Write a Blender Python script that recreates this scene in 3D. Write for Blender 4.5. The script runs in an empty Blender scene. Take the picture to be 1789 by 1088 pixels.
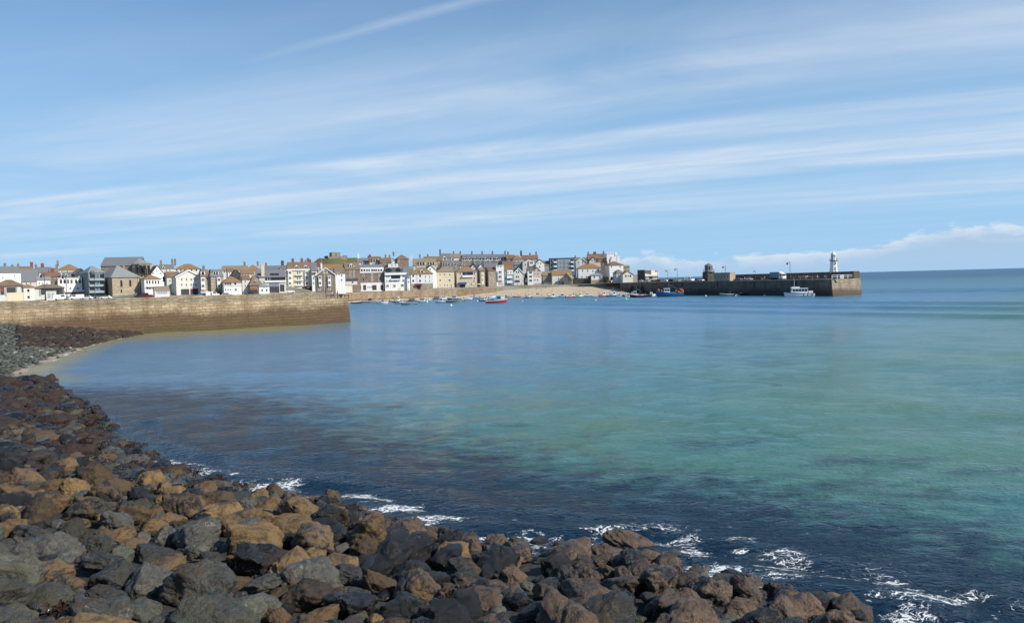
SKYOFF = (1.3, .4)
EXPO = 0.18
HORC = (3.7, 6.1, 8.9); CONP = 2.0
SKYTINT = (.34, .64, .92)
CLOUDC = (7.2, 8.0, 9.0)
BANKC = (4.2, 5.6, 7.4); BANKW = (7.6, 8.3, 8.9)
BANDS = [(0, .0), (.12, .06), (.19, .26), (.227, .48), (.29, .35), (.31, .18), (.336, .75), (.373, .7), (.40, .45), (.436, .8), (.464, .75), (.48, .5), (.51, .8), (.53, .5), (.564, .10), (.59, .25), (.655, .4), (.70, .75), (.736, .5), (.80, .18), (.88, .22), (1, .06)]
GREEN1 = (.030, .135, .125); GREEN2 = (.066, .165, .10); FARC = (.025, .09, .17); HARBC = (.062, .175, .30); SAND_REFL = (.25, .23, .11)
DARK1 = (.002, .009, .022); DARK2 = (.006, .030, .060)
WBUMP = 1.15
HORC = (3.3, 5.5, 8.0); CONP = 2.0
CLOUDC = (6.5, 7.2, 8.1)
BANKC = (3.8, 5.1, 6.7); BANKW = (6.9, 7.5, 8.1)
import bpy, bmesh, math, random
import numpy as np
from mathutils import Vector, Matrix, noise as mnoise
rnd = random.Random(7)
nr = np.random.RandomState(11)
SC = bpy.context.scene
COL = SC.collection
R = math.radians
# ------------------------------------------------------------------ camera geometry
F = 1350.0; CX = 894.5; CY = 544.0; CAMZ = 9.0
ROLL = R(1.5); PITCH = math.atan(0.0389)
def ray(px, py):
    a = (px-CX)/F; b = (CY-py)/F
    a2 = a*math.cos(ROLL)+b*math.sin(ROLL); b2 = -a*math.sin(ROLL)+b*math.cos(ROLL)
    return Vector((a2, math.cos(PITCH)+b2*math.sin(PITCH), -math.sin(PITCH)+b2*math.cos(PITCH)))
def hor(px): return 491.5-0.0262*(px-CX)
def at(px, py, D):                        # point of the view ray at distance D along the ground axis
    d = ray(px, py); k = D/d.y
    return Vector((d.x*k, D, CAMZ+d.z*k))
def atz(px, py, z=0.0):                   # point of the view ray at height z
    d = ray(px, py); k = (z-CAMZ)/d.z
    return Vector((d.x*k, d.y*k, z))
def pxof(x, y): return CX+F*x/max(y, 1e-3)
def project(p):
    x, y, z = p[0], p[1], p[2]-CAMZ
    c = y*math.cos(PITCH)-z*math.sin(PITCH); u = y*math.sin(PITCH)+z*math.cos(PITCH)
    if c < .1: return (-9999, -9999)
    a2, b2 = x/c, u/c
    a = a2*math.cos(ROLL)-b2*math.sin(ROLL); b = a2*math.sin(ROLL)+b2*math.cos(ROLL)
    return (CX+F*a, CY-F*b)
cam_d = bpy.data.cameras.new('camera'); cam = bpy.data.objects.new('camera', cam_d); COL.objects.link(cam)
cam_d.sensor_width = 36; cam_d.sensor_fit = 'HORIZONTAL'; cam_d.lens = 36*F/1789
cam_d.clip_start = .1; cam_d.clip_end = 200000
cam.matrix_world = Matrix.Translation((0, 0, CAMZ)) @ Matrix.Rotation(math.pi/2-PITCH, 4, 'X') @ Matrix.Rotation(-ROLL, 4, 'Z')
SC.camera = cam
# ------------------------------------------------------------------ node helpers
class NT:
    def __init__(s, tree): s.t = tree
    def n(s, typ, **kw):
        nd = s.t.nodes.new(typ)
        for k, v in kw.items():
            if k.startswith('_'): setattr(nd, k[1:], v)
        for k, v in kw.items():
            if k.startswith('_'): continue
            key = int(k[1:]) if k[0] == 'i' and k[1:].isdigit() else k
            sock = nd.inputs[key]
            if isinstance(v, bpy.types.NodeSocket): s.t.links.new(v, sock)
            else: sock.default_value = v
        return nd
    def math(s, op, a, b=0.0, c=0.0, clamp=False):
        nd = s.n('ShaderNodeMath', _operation=op, i0=a, i1=b, i2=c); nd.use_clamp = clamp
        return nd.outputs[0]
    def ramp(s, fac, stops, interp='LINEAR'):
        nd = s.n('ShaderNodeValToRGB', i0=fac); cr = nd.color_ramp; cr.interpolation = interp
        while len(cr.elements) < len(stops): cr.elements.new(.5)
        for e, (p, c) in zip(cr.elements, sorted(stops, key=lambda q: q[0])):
            e.position = p
            e.color = (c, c, c, 1) if isinstance(c, (int, float)) else (c[0], c[1], c[2], 1)
        return nd.outputs[0]
    def mix(s, fac, a, b, blend='MIX'):
        nd = s.n('ShaderNodeMix', _data_type='RGBA', _blend_type=blend)
        for i, v in ((0, fac), (6, a), (7, b)):
            if isinstance(v, bpy.types.NodeSocket): s.t.links.new(v, nd.inputs[i])
            else: nd.inputs[i].default_value = v if i == 0 else (v[0], v[1], v[2], 1)
        return nd.outputs[2]
    def noise(s, vec, scale, detail=4, rough=.55, dist=0.0, out=0):
        nd = s.n('ShaderNodeTexNoise', Scale=scale, Detail=detail, Roughness=rough, Distortion=dist)
        if vec is not None: s.t.links.new(vec, nd.inputs['Vector'])
        return nd.outputs[out]
    def mapping(s, vec, scale=(1, 1, 1), rot=(0, 0, 0), loc=(0, 0, 0)):
        nd = s.n('ShaderNodeMapping', Vector=vec)
        nd.inputs['Scale'].default_value = scale; nd.inputs['Rotation'].default_value = rot; nd.inputs['Location'].default_value = loc
        return nd.outputs[0]
MATS = {}
def newmat(name):
    m = bpy.data.materials.new(name); m.use_nodes = True
    t = NT(m.node_tree); m.node_tree.nodes.clear()
    out = t.n('ShaderNodeOutputMaterial'); b = t.n('ShaderNodeBsdfPrincipled')
    m.node_tree.links.new(b.outputs[0], out.inputs[0])
    MATS[name] = m
    return m, t, b
def bump(t, b, h, strength=.5, dist=.1, normal=None):
    nd = t.n('ShaderNodeBump', Strength=strength, Distance=dist, Height=h)
    if normal is not None: t.t.links.new(normal, nd.inputs['Normal'])
    t.t.links.new(nd.outputs[0], b.inputs['Normal'])
    return nd.outputs[0]
def lk(t, a, b, name): t.t.links.new(a, b.inputs[name])
def geo_pos(t): return t.n('ShaderNodeNewGeometry').outputs['Position']

def plaster(name, col, var=.22, rough=.85, stain=(.35, .33, .28), st=.35):
    m, t, b = newmat(name); P = geo_pos(t)
    n1 = t.noise(P, .35, 5, .6); n2 = t.noise(t.mapping(P, (1.6, 1.6, .18)), 1.0, 5, .65)
    c = t.mix(t.math('MULTIPLY', t.ramp(n2, [(.45, 0), (.75, 1)]), st), col, [col[i]*stain[i]*1.6 for i in range(3)])
    c = t.mix(t.math('MULTIPLY', n1, var), c, [x*.45 for x in col])
    lk(t, c, b, 'Base Color'); b.inputs['Roughness'].default_value = rough
    return m
def stonewall(name, c1, c2, c3, sx=1.1, sz=2.2, rough=.9):
    m, t, b = newmat(name); P = geo_pos(t)
    v = t.n('ShaderNodeTexVoronoi', Vector=t.mapping(P, (sx, sx, sz)), Scale=1.0)
    v2 = t.n('ShaderNodeTexVoronoi', _feature='DISTANCE_TO_EDGE', Vector=t.mapping(P, (sx, sx, sz)), Scale=1.0)
    sep = t.n('ShaderNodeSeparateColor', i0=v.outputs['Color'])
    c = t.ramp(sep.outputs[0], [(0, c1), (.5, c2), (1, c3)])
    n = t.noise(P, .5, 5, .6)
    c = t.mix(t.math('MULTIPLY', n, .45), c, [x*.4 for x in c2])
    c = t.mix(t.ramp(v2.outputs['Distance'], [(0, .5), (.07, 0)]), c, [x*.45 for x in c2])
    lk(t, c, b, 'Base Color'); b.inputs['Roughness'].default_value = rough
    bump(t, b, t.math('ADD', v2.outputs['Distance'], t.noise(P, 6, 3)), .4, .05)
    return m
def slate(name, base, lichen, amount, rough=.75):
    m, t, b = newmat(name); P = geo_pos(t)
    n1 = t.noise(P, .28, 6, .68); n2 = t.noise(P, 2.2, 4, .6)
    fac = t.ramp(t.math('ADD', t.math('MULTIPLY', n1, .7), t.math('MULTIPLY', n2, .3)), [(max(0, .62-amount*.35), 0), (min(1, .78-amount*.35), 1)])
    row = t.n('ShaderNodeTexWave', _wave_type='BANDS', _bands_direction='Z', Vector=P, Scale=1.4, Distortion=1.0)
    bc = t.mix(n2, [x*.65 for x in base], [x*1.3 for x in base])
    lc = t.mix(n2, [x*.6 for x in lichen], [x*1.15 for x in lichen])
    c = t.mix(t.math('MULTIPLY', fac, .9), bc, lc)
    c = t.mix(t.math('MULTIPLY', row.outputs[0], .2), c, [x*.3 for x in base])
    lk(t, c, b, 'Base Color'); b.inputs['Roughness'].default_value = rough
    return m
def paint(name, col, rough=.4, var=.25, metallic=0):
    m, t, b = newmat(name); P = geo_pos(t)
    n = t.noise(P, 1.3, 5, .65)
    c = t.mix(t.math('MULTIPLY', n, var), col, [x*.4 for x in col])
    lk(t, c, b, 'Base Color'); b.inputs['Roughness'].default_value = rough; b.inputs['Metallic'].default_value = metallic
    return m
plaster('white', (.82, .81, .78)); plaster('offwhite', (.72, .69, .62)); plaster('cream', (.70, .60, .42)); plaster('palegrey', (.62, .61, .58))
plaster('tan', (.6, .5, .36)); plaster('bluegrey', (.2, .25, .29)); plaster('blueblock', (.16, .23, .30)); plaster('pinkish', (.6, .47, .4))
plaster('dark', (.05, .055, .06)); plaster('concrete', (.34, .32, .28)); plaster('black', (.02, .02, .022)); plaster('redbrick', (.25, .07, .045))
plaster('lightglass', (.33, .39, .42), rough=.25)
stonewall('stone', (.5, .41, .29), (.42, .34, .24), (.34, .27, .19)); stonewall('brownstone', (.33, .25, .19), (.26, .195, .15), (.19, .14, .11))
stonewall('greystone', (.4, .36, .3), (.31, .28, .235), (.23, .2, .17)); stonewall('darkstone', (.13, .11, .09), (.09, .08, .065), (.06, .052, .045))
slate('slate', (.17, .18, .19), (.32, .19, .06), .15); slate('slatepale', (.25, .27, .27), (.3, .25, .14), .2); slate('lichen', (.2, .15, .1), (.32, .19, .08), .75)
slate('lichenmid', (.17, .14, .11), (.30, .18, .075), .5); slate('lichenbrown', (.17, .11, .08), (.3, .17, .08), .5); slate('slatetan', (.24, .2, .15), (.36, .24, .09), .5)
paint('trim', (.8, .8, .78), .5, .12); paint('redpaint', (.4, .035, .025)); paint('darkred', (.2, .02, .025)); paint('bluepaint', (.03, .12, .3)); paint('navy', (.015, .025, .08))
paint('skyblue', (.12, .36, .55)); paint('orange', (.7, .14, .03)); paint('lime', (.55, .65, .12)); paint('boatwhite', (.78, .78, .76), .3, .12); paint('boatgrey', (.22, .24, .25), .45)
paint('greenpaint', (.1, .25, .2)); paint('iron', (.03, .035, .04), .5); paint('rubber', (.015, .015, .016), .8); paint('wood', (.25, .15, .07), .7); paint('skin', (.55, .32, .22), .6)
paint('silver', (.5, .51, .53), .3, .1, .6); paint('canvas', (.75, .7, .58), .9); paint('teal', (.03, .09, .12)); paint('maroon', (.13, .02, .04), .8); paint('denim', (.04, .06, .13), .9); paint('hairbrown', (.06, .035, .02), .8)
paint('lamplens', (.6, .6, .55), .2); paint('khaki', (.3, .24, .14), .9)
def glassmat(name, col, rough=.08):
    m, t, b = newmat(name); P = geo_pos(t)
    c = t.mix(t.noise(P, .9, 2), [x*.3 for x in col], [x*1.6 for x in col])
    lk(t, c, b, 'Base Color'); b.inputs['Roughness'].default_value = rough
glassmat('glass', (.018, .022, .028)); glassmat('paleglass', (.1, .12, .13))
M = MATS
# ------------------------------------------------------------------ mesh helpers
class MB:
    def __init__(s): s.v = []; s.f = []; s.mi = []
    def quad(s, pts, mi=0):
        i = len(s.v); s.v += [tuple(p) for p in pts]; s.f.append(tuple(range(i, i+len(pts)))); s.mi.append(mi)
    def box(s, x0, x1, y0, y1, z0, z1, mi=0):
        i = len(s.v)
        s.v += [(x0, y0, z0), (x1, y0, z0), (x1, y1, z0), (x0, y1, z0), (x0, y0, z1), (x1, y0, z1), (x1, y1, z1), (x0, y1, z1)]
        for q in ((0, 3, 2, 1), (4, 5, 6, 7), (0, 1, 5, 4), (1, 2, 6, 5), (2, 3, 7, 6), (3, 0, 4, 7)):
            s.f.append(tuple(i+k for k in q)); s.mi.append(mi)
        return s
    def poly_prism(s, pts, a0, a1, axis='y', mi=0):      # pts in the plane across axis
        n = len(pts); i = len(s.v)
        def mk(p, a): return (p[0], a, p[1]) if axis == 'y' else ((a, p[0], p[1]) if axis == 'x' else (p[0], p[1], a))
        s.v += [mk(p, a0) for p in pts]+[mk(p, a1) for p in pts]
        s.f.append(tuple(i+k for k in range(n))); s.f.append(tuple(i+n+k for k in reversed(range(n)))); s.mi += [mi, mi]
        for k in range(n):
            s.f.append((i+k, i+n+k, i+n+(k+1) % n, i+(k+1) % n)); s.mi.append(mi)
        return s
    def ring(s, rings, close=True, cap=True, mi=0):       # loft a list of equally long point rings
        n = len(rings[0]); i = len(s.v)
        for r_ in rings: s.v += [tuple(p) for p in r_]
        for a in range(len(rings)-1):
            for k in range(n if close else n-1):
                k2 = (k+1) % n
                s.f.append((i+a*n+k, i+a*n+k2, i+(a+1)*n+k2, i+(a+1)*n+k)); s.mi.append(mi)
        if cap:
            s.f.append(tuple(i+k for k in reversed(range(n)))); s.f.append(tuple(i+(len(rings)-1)*n+k for k in range(n))); s.mi += [mi, mi]
        return s
    def lathe(s, prof, n=12, cx=0, cy=0, mi=0):
        return s.ring([[(cx+r_*math.cos(2*math.pi*k/n), cy+r_*math.sin(2*math.pi*k/n), z) for k in range(n)] for r_, z in prof], mi=mi)
    def tube(s, p, q, r0, r1=None, n=6, mi=0):
        p = Vector(p); q = Vector(q); r1 = r0 if r1 is None else r1
        d = (q-p).normalized(); u = d.orthogonal().normalized(); w = d.cross(u)
        return s.ring([[c+(u*math.cos(2*math.pi*k/n)+w*math.sin(2*math.pi*k/n))*rr for k in range(n)] for c, rr in ((p, r0), (q, r1))], mi=mi)
    def mesh(s, name, mats, smooth=False):
        me = bpy.data.meshes.new(name); me.from_pydata(s.v, [], s.f)
        for m in (mats if isinstance(mats, (list, tuple)) else [mats]): me.materials.append(MATS[m] if isinstance(m, str) else m)
        if any(s.mi): me.polygons.foreach_set('material_index', s.mi)
        bm = bmesh.new(); bm.from_mesh(me); bmesh.ops.recalc_face_normals(bm, faces=bm.faces); bm.to_mesh(me); bm.free()
        if smooth: me.polygons.foreach_set('use_smooth', [True]*len(me.polygons))
        return me
    def build(s, name, mats, parent=None, smooth=False): return link(name, s.mesh(name, mats, smooth), parent)
def link(name, me, parent=None, loc=None):
    o = bpy.data.objects.new(name, me); COL.objects.link(o)
    if parent is not None: o.parent = parent
    if loc is not None: o.location = loc
    return o
def npmesh(name, V, Fc, mats, smooth=True, mi=None):
    me = bpy.data.meshes.new(name); V = np.asarray(V, np.float32); Fc = np.asarray(Fc, np.int32); k = Fc.shape[1]
    me.vertices.add(len(V)); me.vertices.foreach_set('co', V.ravel())
    me.loops.add(Fc.size); me.loops.foreach_set('vertex_index', Fc.ravel())
    me.polygons.add(len(Fc)); me.polygons.foreach_set('loop_start', np.arange(0, Fc.size, k, dtype=np.int32))
    try: me.polygons.foreach_set('loop_total', np.full(len(Fc), k, np.int32))
    except Exception: pass
    for m in mats: me.materials.append(MATS[m])
    if mi is not None: me.polygons.foreach_set('material_index', np.asarray(mi, np.int32))
    me.polygons.foreach_set('use_smooth', np.full(len(Fc), smooth))
    me.update(calc_edges=True); me.validate()
    return me
def tag(o, label, cat, group=None):
    o['label'] = label; o['category'] = cat
    if group: o['group'] = group
    return o
def empty(name, loc, rz=0):
    o = bpy.data.objects.new(name, None); COL.objects.link(o); o.location = loc; o.rotation_euler = (0, 0, rz); o.empty_display_size = .3
    return o
def copy_tree(o, parent=None):
    c = o.copy(); COL.objects.link(c)
    if parent is not None: c.parent = parent
    for ch in o.children: copy_tree(ch, c)
    return c
def kind(o, k='structure'): o['kind'] = k; return o
# ------------------------------------------------------------------ light and sky
SUN_EL = R(37); SH = Vector((.90, -.435)).normalized()
SUNV = Vector((SH.x*math.cos(SUN_EL), SH.y*math.cos(SUN_EL), math.sin(SUN_EL)))
sd = bpy.data.lights.new('sun', 'SUN'); sd.energy = 5.0; sd.angle = R(.5); sd.color = (1, .94, .84)
so = bpy.data.objects.new('sun', sd); COL.objects.link(so)
so.rotation_euler = SUNV.to_track_quat('Z', 'Y').to_euler()
w = bpy.data.worlds.new('World'); SC.world = w; w.use_nodes = True
t = NT(w.node_tree); w.node_tree.nodes.clear()
sky = t.n('ShaderNodeTexSky', _sky_type='NISHITA'); sky.sun_disc = False
sky.sun_elevation = SUN_EL; sky.sun_rotation = math.atan2(SH.x, SH.y)
sky.altitude = 10; sky.air_density = 1.0; sky.dust_density = .15; sky.ozone_density = 1.6
G = t.n('ShaderNodeTexCoord').outputs['Generated']
G = t.n('ShaderNodeVectorMath', _operation='NORMALIZE', i0=G).outputs[0]
s3 = t.n('ShaderNodeSeparateXYZ', i0=G); dx, dy, dz = s3.outputs
def plane(curv, deg):                     # along / across coordinates of streaks on the cloud plane
    zz = t.math('ADD', t.math('MAXIMUM', dz, 0.0), curv); qx = t.math('DIVIDE', dx, zz); qy = t.math('DIVIDE', dy, zz); sa, ca = math.sin(R(deg)), math.cos(R(deg))
    return t.math('ADD', t.math('MULTIPLY', qx, sa), t.math('MULTIPLY', qy, ca)), t.math('ADD', t.math('MULTIPLY', qx, ca), t.math('MULTIPLY', qy, -sa))
al, ac = plane(.02, -66); alc, acc = plane(.07, -62)
pl = t.n('ShaderNodeCombineXYZ', i0=t.math('MULTIPLY', al, 1.0), i1=ac, i2=0.0).outputs[0]
warp = t.noise(t.mapping(pl, (.12, .22, 1)), 1.0, 3, .5)
acw = t.math('ADD', ac, t.math('MULTIPLY', t.math('SUBTRACT', warp, .5), .45))
pw = t.n('ShaderNodeCombineXYZ', i0=al, i1=acw, i2=0.0).outputs[0]
fib = t.noise(t.mapping(pw, (.20, 2.2, 1), (0, 0, R(2))), 1.0, 9, .62, .3)
fib2 = t.noise(t.mapping(pw, (.30, 1.0, 1), (0, 0, R(14)), (3, 5, 0)), 1.0, 7, .6, .6)
big = t.noise(t.mapping(pl, (.38, .75, 1), (0, 0, R(-18)), (SKYOFF[0], SKYOFF[1], 0)), 1.0, 5, .6, .8)
bandpos = t.math('DIVIDE', t.math('SUBTRACT', acw, 1.0), 11.0, clamp=True)
band = t.ramp(bandpos, BANDS, 'EASE')
dens = t.math('MULTIPLY', band, t.math('ADD', .28, t.math('MULTIPLY', t.ramp(big, [(.32, 0), (.66, 1)]), .95)))
wisp = t.math('ADD', t.math('MULTIPLY', t.ramp(fib, [(.32, 0), (.72, 1)]), .75), t.math('MULTIPLY', t.ramp(fib2, [(.4, 0), (.75, 1)]), .5))
cl = t.math('MULTIPLY', dens, t.math('ADD', .42, t.math('MULTIPLY', wisp, .72)))
cl = t.math('ADD', cl, t.math('MULTIPLY', t.ramp(fib2, [(.42, 0), (.8, 1)]), .10))
con = t.math('MULTIPLY', t.ramp(t.math('ABSOLUTE', t.math('ADD', t.math('SUBTRACT', acc, CONP), t.math('MULTIPLY', t.math('SUBTRACT', fib2, .5), .12))), [(0, 1), (.045, 0)]), t.ramp(t.math('DIVIDE', alc, 3.0), [(.2, 0), (.42, 1), (.52, .9), (.72, 0)]))
cl = t.math('ADD', cl, t.math('MULTIPLY', con, t.math('ADD', .0, t.math('MULTIPLY', t.ramp(fib2, [(.35, 0), (.7, 1)]), .42))))
cl = t.math('MULTIPLY', t.math('MINIMUM', cl, .8), t.ramp(dz, [(.0, .25), (.10, 1)]))
skyc = t.mix(1.0, sky.outputs[0], SKYTINT, 'MULTIPLY')
skyc = t.mix(t.ramp(dz, [(0, .95), (.16, .72), (.45, .1)]), skyc, HORC)
c = t.mix(cl, skyc, CLOUDC)
# low bank of cumulus over the sea on the right
el = t.math('MULTIPLY', t.math('ARCSINE', dz), 57.2958); azi = t.math('MULTIPLY', t.math('ARCTAN2', dx, dy), 57.2958)
pc = t.n('ShaderNodeCombineXYZ', i0=t.math('MULTIPLY', azi, .30), i1=t.math('MULTIPLY', el, .85), i2=0.0).outputs[0]
lump = t.noise(pc, 1.6, 6, .58)
tc = t.n('ShaderNodeFloatCurve', Value=t.math('DIVIDE', azi, 60.0, clamp=True))
cu = tc.mapping.curves[0]
pts = [(0, .0), (.10, .05), (.14, .36), (.17, .42), (.20, .30), (.26, .32), (.36, .36), (.44, .50), (.50, .66), (.56, .62), (.7, .58), (1, .5)]
while len(cu.points) < len(pts): cu.points.new(.5, .5)
for p_, q_ in zip(cu.points, pts): p_.location = q_
tc.mapping.update()
top = t.math('MULTIPLY', tc.outputs[0], 4.15)
hgt = t.math('SUBTRACT', t.math('ADD', top, t.math('MULTIPLY', t.math('SUBTRACT', lump, .5), 2.0)), el)
cm = t.ramp(t.math('ADD', t.math('MULTIPLY', hgt, .8), .5, clamp=True), [(.42, 0), (.70, 1)])
edge = t.ramp(t.math('ADD', t.math('MULTIPLY', hgt, .5), .3, clamp=True), [(.35, 1), (.85, 0)])
bank = t.mix(t.math('MULTIPLY', edge, t.ramp(lump, [(.40, .15), (.56, 1)])), BANKC, BANKW)
low = t.ramp(t.math('DIVIDE', el, t.math('MAXIMUM', top, .3)), [(.1, .42), (.85, .8)])
c = t.mix(t.math('MULTIPLY', cm, low), c, bank)
bg = t.n('ShaderNodeBackground', Color=c, Strength=.1)
t.t.links.new(bg.outputs[0], t.n('ShaderNodeOutputWorld').inputs[0])
SC.view_settings.view_transform = 'Standard'; SC.view_settings.look = 'None'; SC.view_settings.exposure = EXPO; SC.view_settings.gamma = 1
# ------------------------------------------------------------------ shoreline and terrain heights
SHPX = [(1500, 1075), (1340, 1030), (1200, 985), (1100, 965), (950, 965), (850, 945), (700, 920), (580, 880), (430, 855), (300, 835), (230, 800),
        (180, 760), (120, 700), (70, 665), (20, 658), (62, 640), (130, 612), (180, 596), (250, 583)]
shore = [(80., -30.), (30., 0.), (14., 12.), (9.9, 18.)] + [tuple(atz(*p)[:2]) for p in SHPX]
wallA = Vector((-40.3, 190.)); WD = Vector((38, 26)).normalized()       # west pier wall line, from its head towards the land
WN = Vector((WD.y, -WD.x))                                              # its outward normal, to the camera side
wall_far = wallA-WD*150
poly = np.array(shore+[tuple(wall_far), (-400., 60.), (-400., -60.), (80., -60.)])
def sdist(X, Y):                            # signed distance to the waterline, positive on land
    X = np.asarray(X, float); Y = np.asarray(Y, float)
    best = np.full(X.shape, 1e9); inside = np.zeros(X.shape, bool)
    n = len(poly); ns = len(shore)
    for i in range(n):
        ax, ay = poly[i]; bx, by = poly[(i+1) % n]
        if i < ns-1:
            ex, ey = bx-ax, by-ay; L = ex*ex+ey*ey
            tt = np.clip(((X-ax)*ex+(Y-ay)*ey)/L, 0, 1)
            best = np.minimum(best, np.hypot(X-ax-tt*ex, Y-ay-tt*ey))
        cond = ((ay > Y) != (by > Y)) & (X < (bx-ax)*(Y-ay)/((by-ay) if by != ay else 1e-9)+ax)
        inside ^= cond
    return np.where(inside, best, -best)
def fbm(X, Y, sc, seed=0, oct_=4):
    r_ = np.random.RandomState(seed); out = 0; amp = 1.0; k = sc
    for o in range(oct_):
        for j in range(5):
            a = r_.rand()*6.283; ph = r_.rand()*6.283
            out = out+amp*np.sin((X*math.cos(a)+Y*math.sin(a))*k*(.7+.6*r_.rand())+ph)/5
        amp *= .5; k *= 2.1
    return out
def land_z(X, Y):
    s = sdist(X, Y); d = np.hypot(X, Y)
    z = np.where(s > 0, .15*s, np.maximum(.22*s, -3.5))
    bank = 7.3-np.maximum(d-1.5, 0)*.52
    z = np.maximum(z, np.where(s > -2, np.minimum(bank, 7.3), -9))
    return z+fbm(X, Y, .9, 3)*.10*np.clip(s+2, 0, 1)
def grid_mesh(name, P, mats, smooth=True):               # P: rows x cols x 3
    n, m = P.shape[:2]; idx = np.arange(n*m).reshape(n, m)
    Fc = np.stack([idx[:-1, :-1], idx[:-1, 1:], idx[1:, 1:], idx[1:, :-1]], -1).reshape(-1, 4)
    return npmesh(name, P.reshape(-1, 3), Fc, mats, smooth)
# near land: dark wet gravel under the boulders, pebbles and sand on the spit
m, t, b = newmat('shingle'); P = geo_pos(t)
n1 = t.noise(P, .25, 5, .6); n2 = t.noise(P, 3.0, 6, .7)
vor = t.n('ShaderNodeTexVoronoi', Vector=P, Scale=5.0)
c = t.mix(n2, (.014, .014, .013), (.05, .048, .042))
at_s = t.n('ShaderNodeAttribute', _attribute_name='sand').outputs['Fac']
c = t.mix(t.ramp(t.math('ADD', at_s, t.math('MULTIPLY', t.math('SUBTRACT', n2, .5), .7)), [(.4, 0), (.6, 1)]), c, t.mix(n1, (.26, .21, .16), (.36, .30, .24)))
lk(t, c, b, 'Base Color'); b.inputs['Roughness'].default_value = .75
bump(t, b, t.math('ADD', n2, vor.outputs['Distance']), .6, .12)
xs = np.concatenate([np.linspace(-190, -62, 65), np.linspace(-60, 40, 201), np.linspace(43, 90, 12)])
ys = np.concatenate([np.linspace(-30, 10, 21), np.linspace(10.5, 60, 100), np.linspace(61.5, 190, 86)])
X, Y = np.meshgrid(xs, ys)
Z = land_z(X, Y)
# keep the shore on the camera side of the west pier
dw = (X-wallA.x)*WN.x+(Y-wallA.y)*WN.y
Z = np.where(dw < -3.5, -4.0, Z)
gme = grid_mesh('ground', np.stack([X, Y, Z], -1), ['shingle'])
S = sdist(X, Y)
sand = np.clip(1.1-np.abs(S+.2)/1.6, 0, 1)*(Y > 66)+np.clip((Y-135)/14, 0, 1)*np.clip(1.2-np.abs(dw-6)/9., 0, 1)*(X > -90)
sand = np.clip(np.maximum(sand, (S < 0)*(Y > 70)*1.0), 0, 1)
a_ = gme.attributes.new('sand', 'FLOAT', 'POINT'); a_.data.foreach_set('value', sand.ravel().astype(np.float32))
kind(link('ground', gme))
# ------------------------------------------------------------------ town ground
def ip(x, tab): return float(np.interp(x, [q[0] for q in tab], [q[1] for q in tab]))
DFRONT = [(-400, 320), (0, 335), (300, 342), (480, 352), (560, 400), (620, 448), (700, 455), (850, 482), (1000, 490), (1100, 470), (1150, 450)]
ZFRONT = [(-400, 6.6), (0, 6.3), (500, 5.8), (620, 5.2), (700, 5.2), (850, 5.7), (1000, 6.0), (1100, 6.4), (1160, 6.4)]
RAMP = [(-400, .10), (450, .10), (600, .14), (800, .17), (1000, .16), (1070, .10), (1110, .02)]
def town_z(px, D):
    d = D-ip(px, DFRONT)
    return ip(px, ZFRONT)+ip(px, RAMP)*min(max(d, 0), 105)+.02*max(d-105, 0)
GSTART = [(-500, 175), (0, 175), (230, 200), (250, 330), (470, 336), (560, 385), (600, 420), (700, 446), (800, 468), (880, 474), (1000, 482), (1090, 455), (1140, 430)]
cols = list(range(-500, 1141, 12))
rows = []
fr = [0, .0001]+list(np.linspace(.02, 1, 40))
Pg = np.zeros((len(fr), len(cols), 3))
for j, px in enumerate(cols):
    d0 = ip(px, GSTART)
    for i, q in enumerate(fr):
        D = d0+(760-d0)*q
        Pg[i, j] = (D*(px-CX)/F, D, town_z(px, D) if i else -4)
m, t, b = newmat('streetground'); P = geo_pos(t)
n1 = t.noise(P, .05, 5, .6); n2 = t.noise(P, .8, 5, .6)
c = t.mix(t.ramp(n1, [(.45, 0), (.6, 1)]), t.mix(n2, (.2, .18, .155), (.3, .275, .235)), (.15, .145, .1))
lk(t, c, b, 'Base Color'); b.inputs['Roughness'].default_value = .9
kind(link('street', grid_mesh('street', Pg, ['streetground'])))
# green chapel hill
def mound(name, px, D, w, ztop, zb, mat, flat=.3):
    n, k = 26, 12; cx_ = at(px, 500, D); V = []
    P_ = np.zeros((k, n+1, 3))
    for i in range(k):
        q = i/(k-1); rr = w*(flat+(1-flat)*q) if i else 0.01
        for j in range(n+1):
            a = 2*math.pi*j/n; wob = 1+.12*math.sin(3*a+1)+.06*math.sin(7*a)
            P_[i, j] = (cx_.x+math.cos(a)*rr*wob, D+math.sin(a)*rr*wob*.8, zb+(ztop-zb)*(1-q**1.6)+.5*math.sin(5*a+i))
    return kind(link(name, grid_mesh(name, P_, [mat])))
m, t, b = newmat('grassmat'); P = geo_pos(t)
c = t.mix(t.noise(P, .25, 6, .7), (.05, .075, .02), (.16, .13, .05))
lk(t, c, b, 'Base Color'); b.inputs['Roughness'].default_value = .95
mound('hill', 592, 690, 42, 33.5, 14, 'grassmat', .35)
# distant low hill behind the left roofs
m, t, b = newmat('farhill'); P = geo_pos(t)
c = t.mix(t.noise(P, .02, 6, .7), (.05, .07, .06), (.1, .11, .09)); lk(t, c, b, 'Base Color'); b.inputs['Roughness'].default_value = .95
Ph = np.zeros((8, 60, 3))
for j in range(60):
    px = -600+j*20.0
    for i in range(8):
        q = i/7; D = 900+500*q
        Ph[i, j] = (D*(px-CX)/F, D, 10+(max(0, 1-(px/560)**2*.5) if px < 560 else .5)*(26+5*math.sin(px*.013)+2*math.sin(px*.05))*math.sin(q*math.pi*.5)+(0))
kind(link('distant_hills', grid_mesh('distant_hills', Ph, ['farhill'])))
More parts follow.
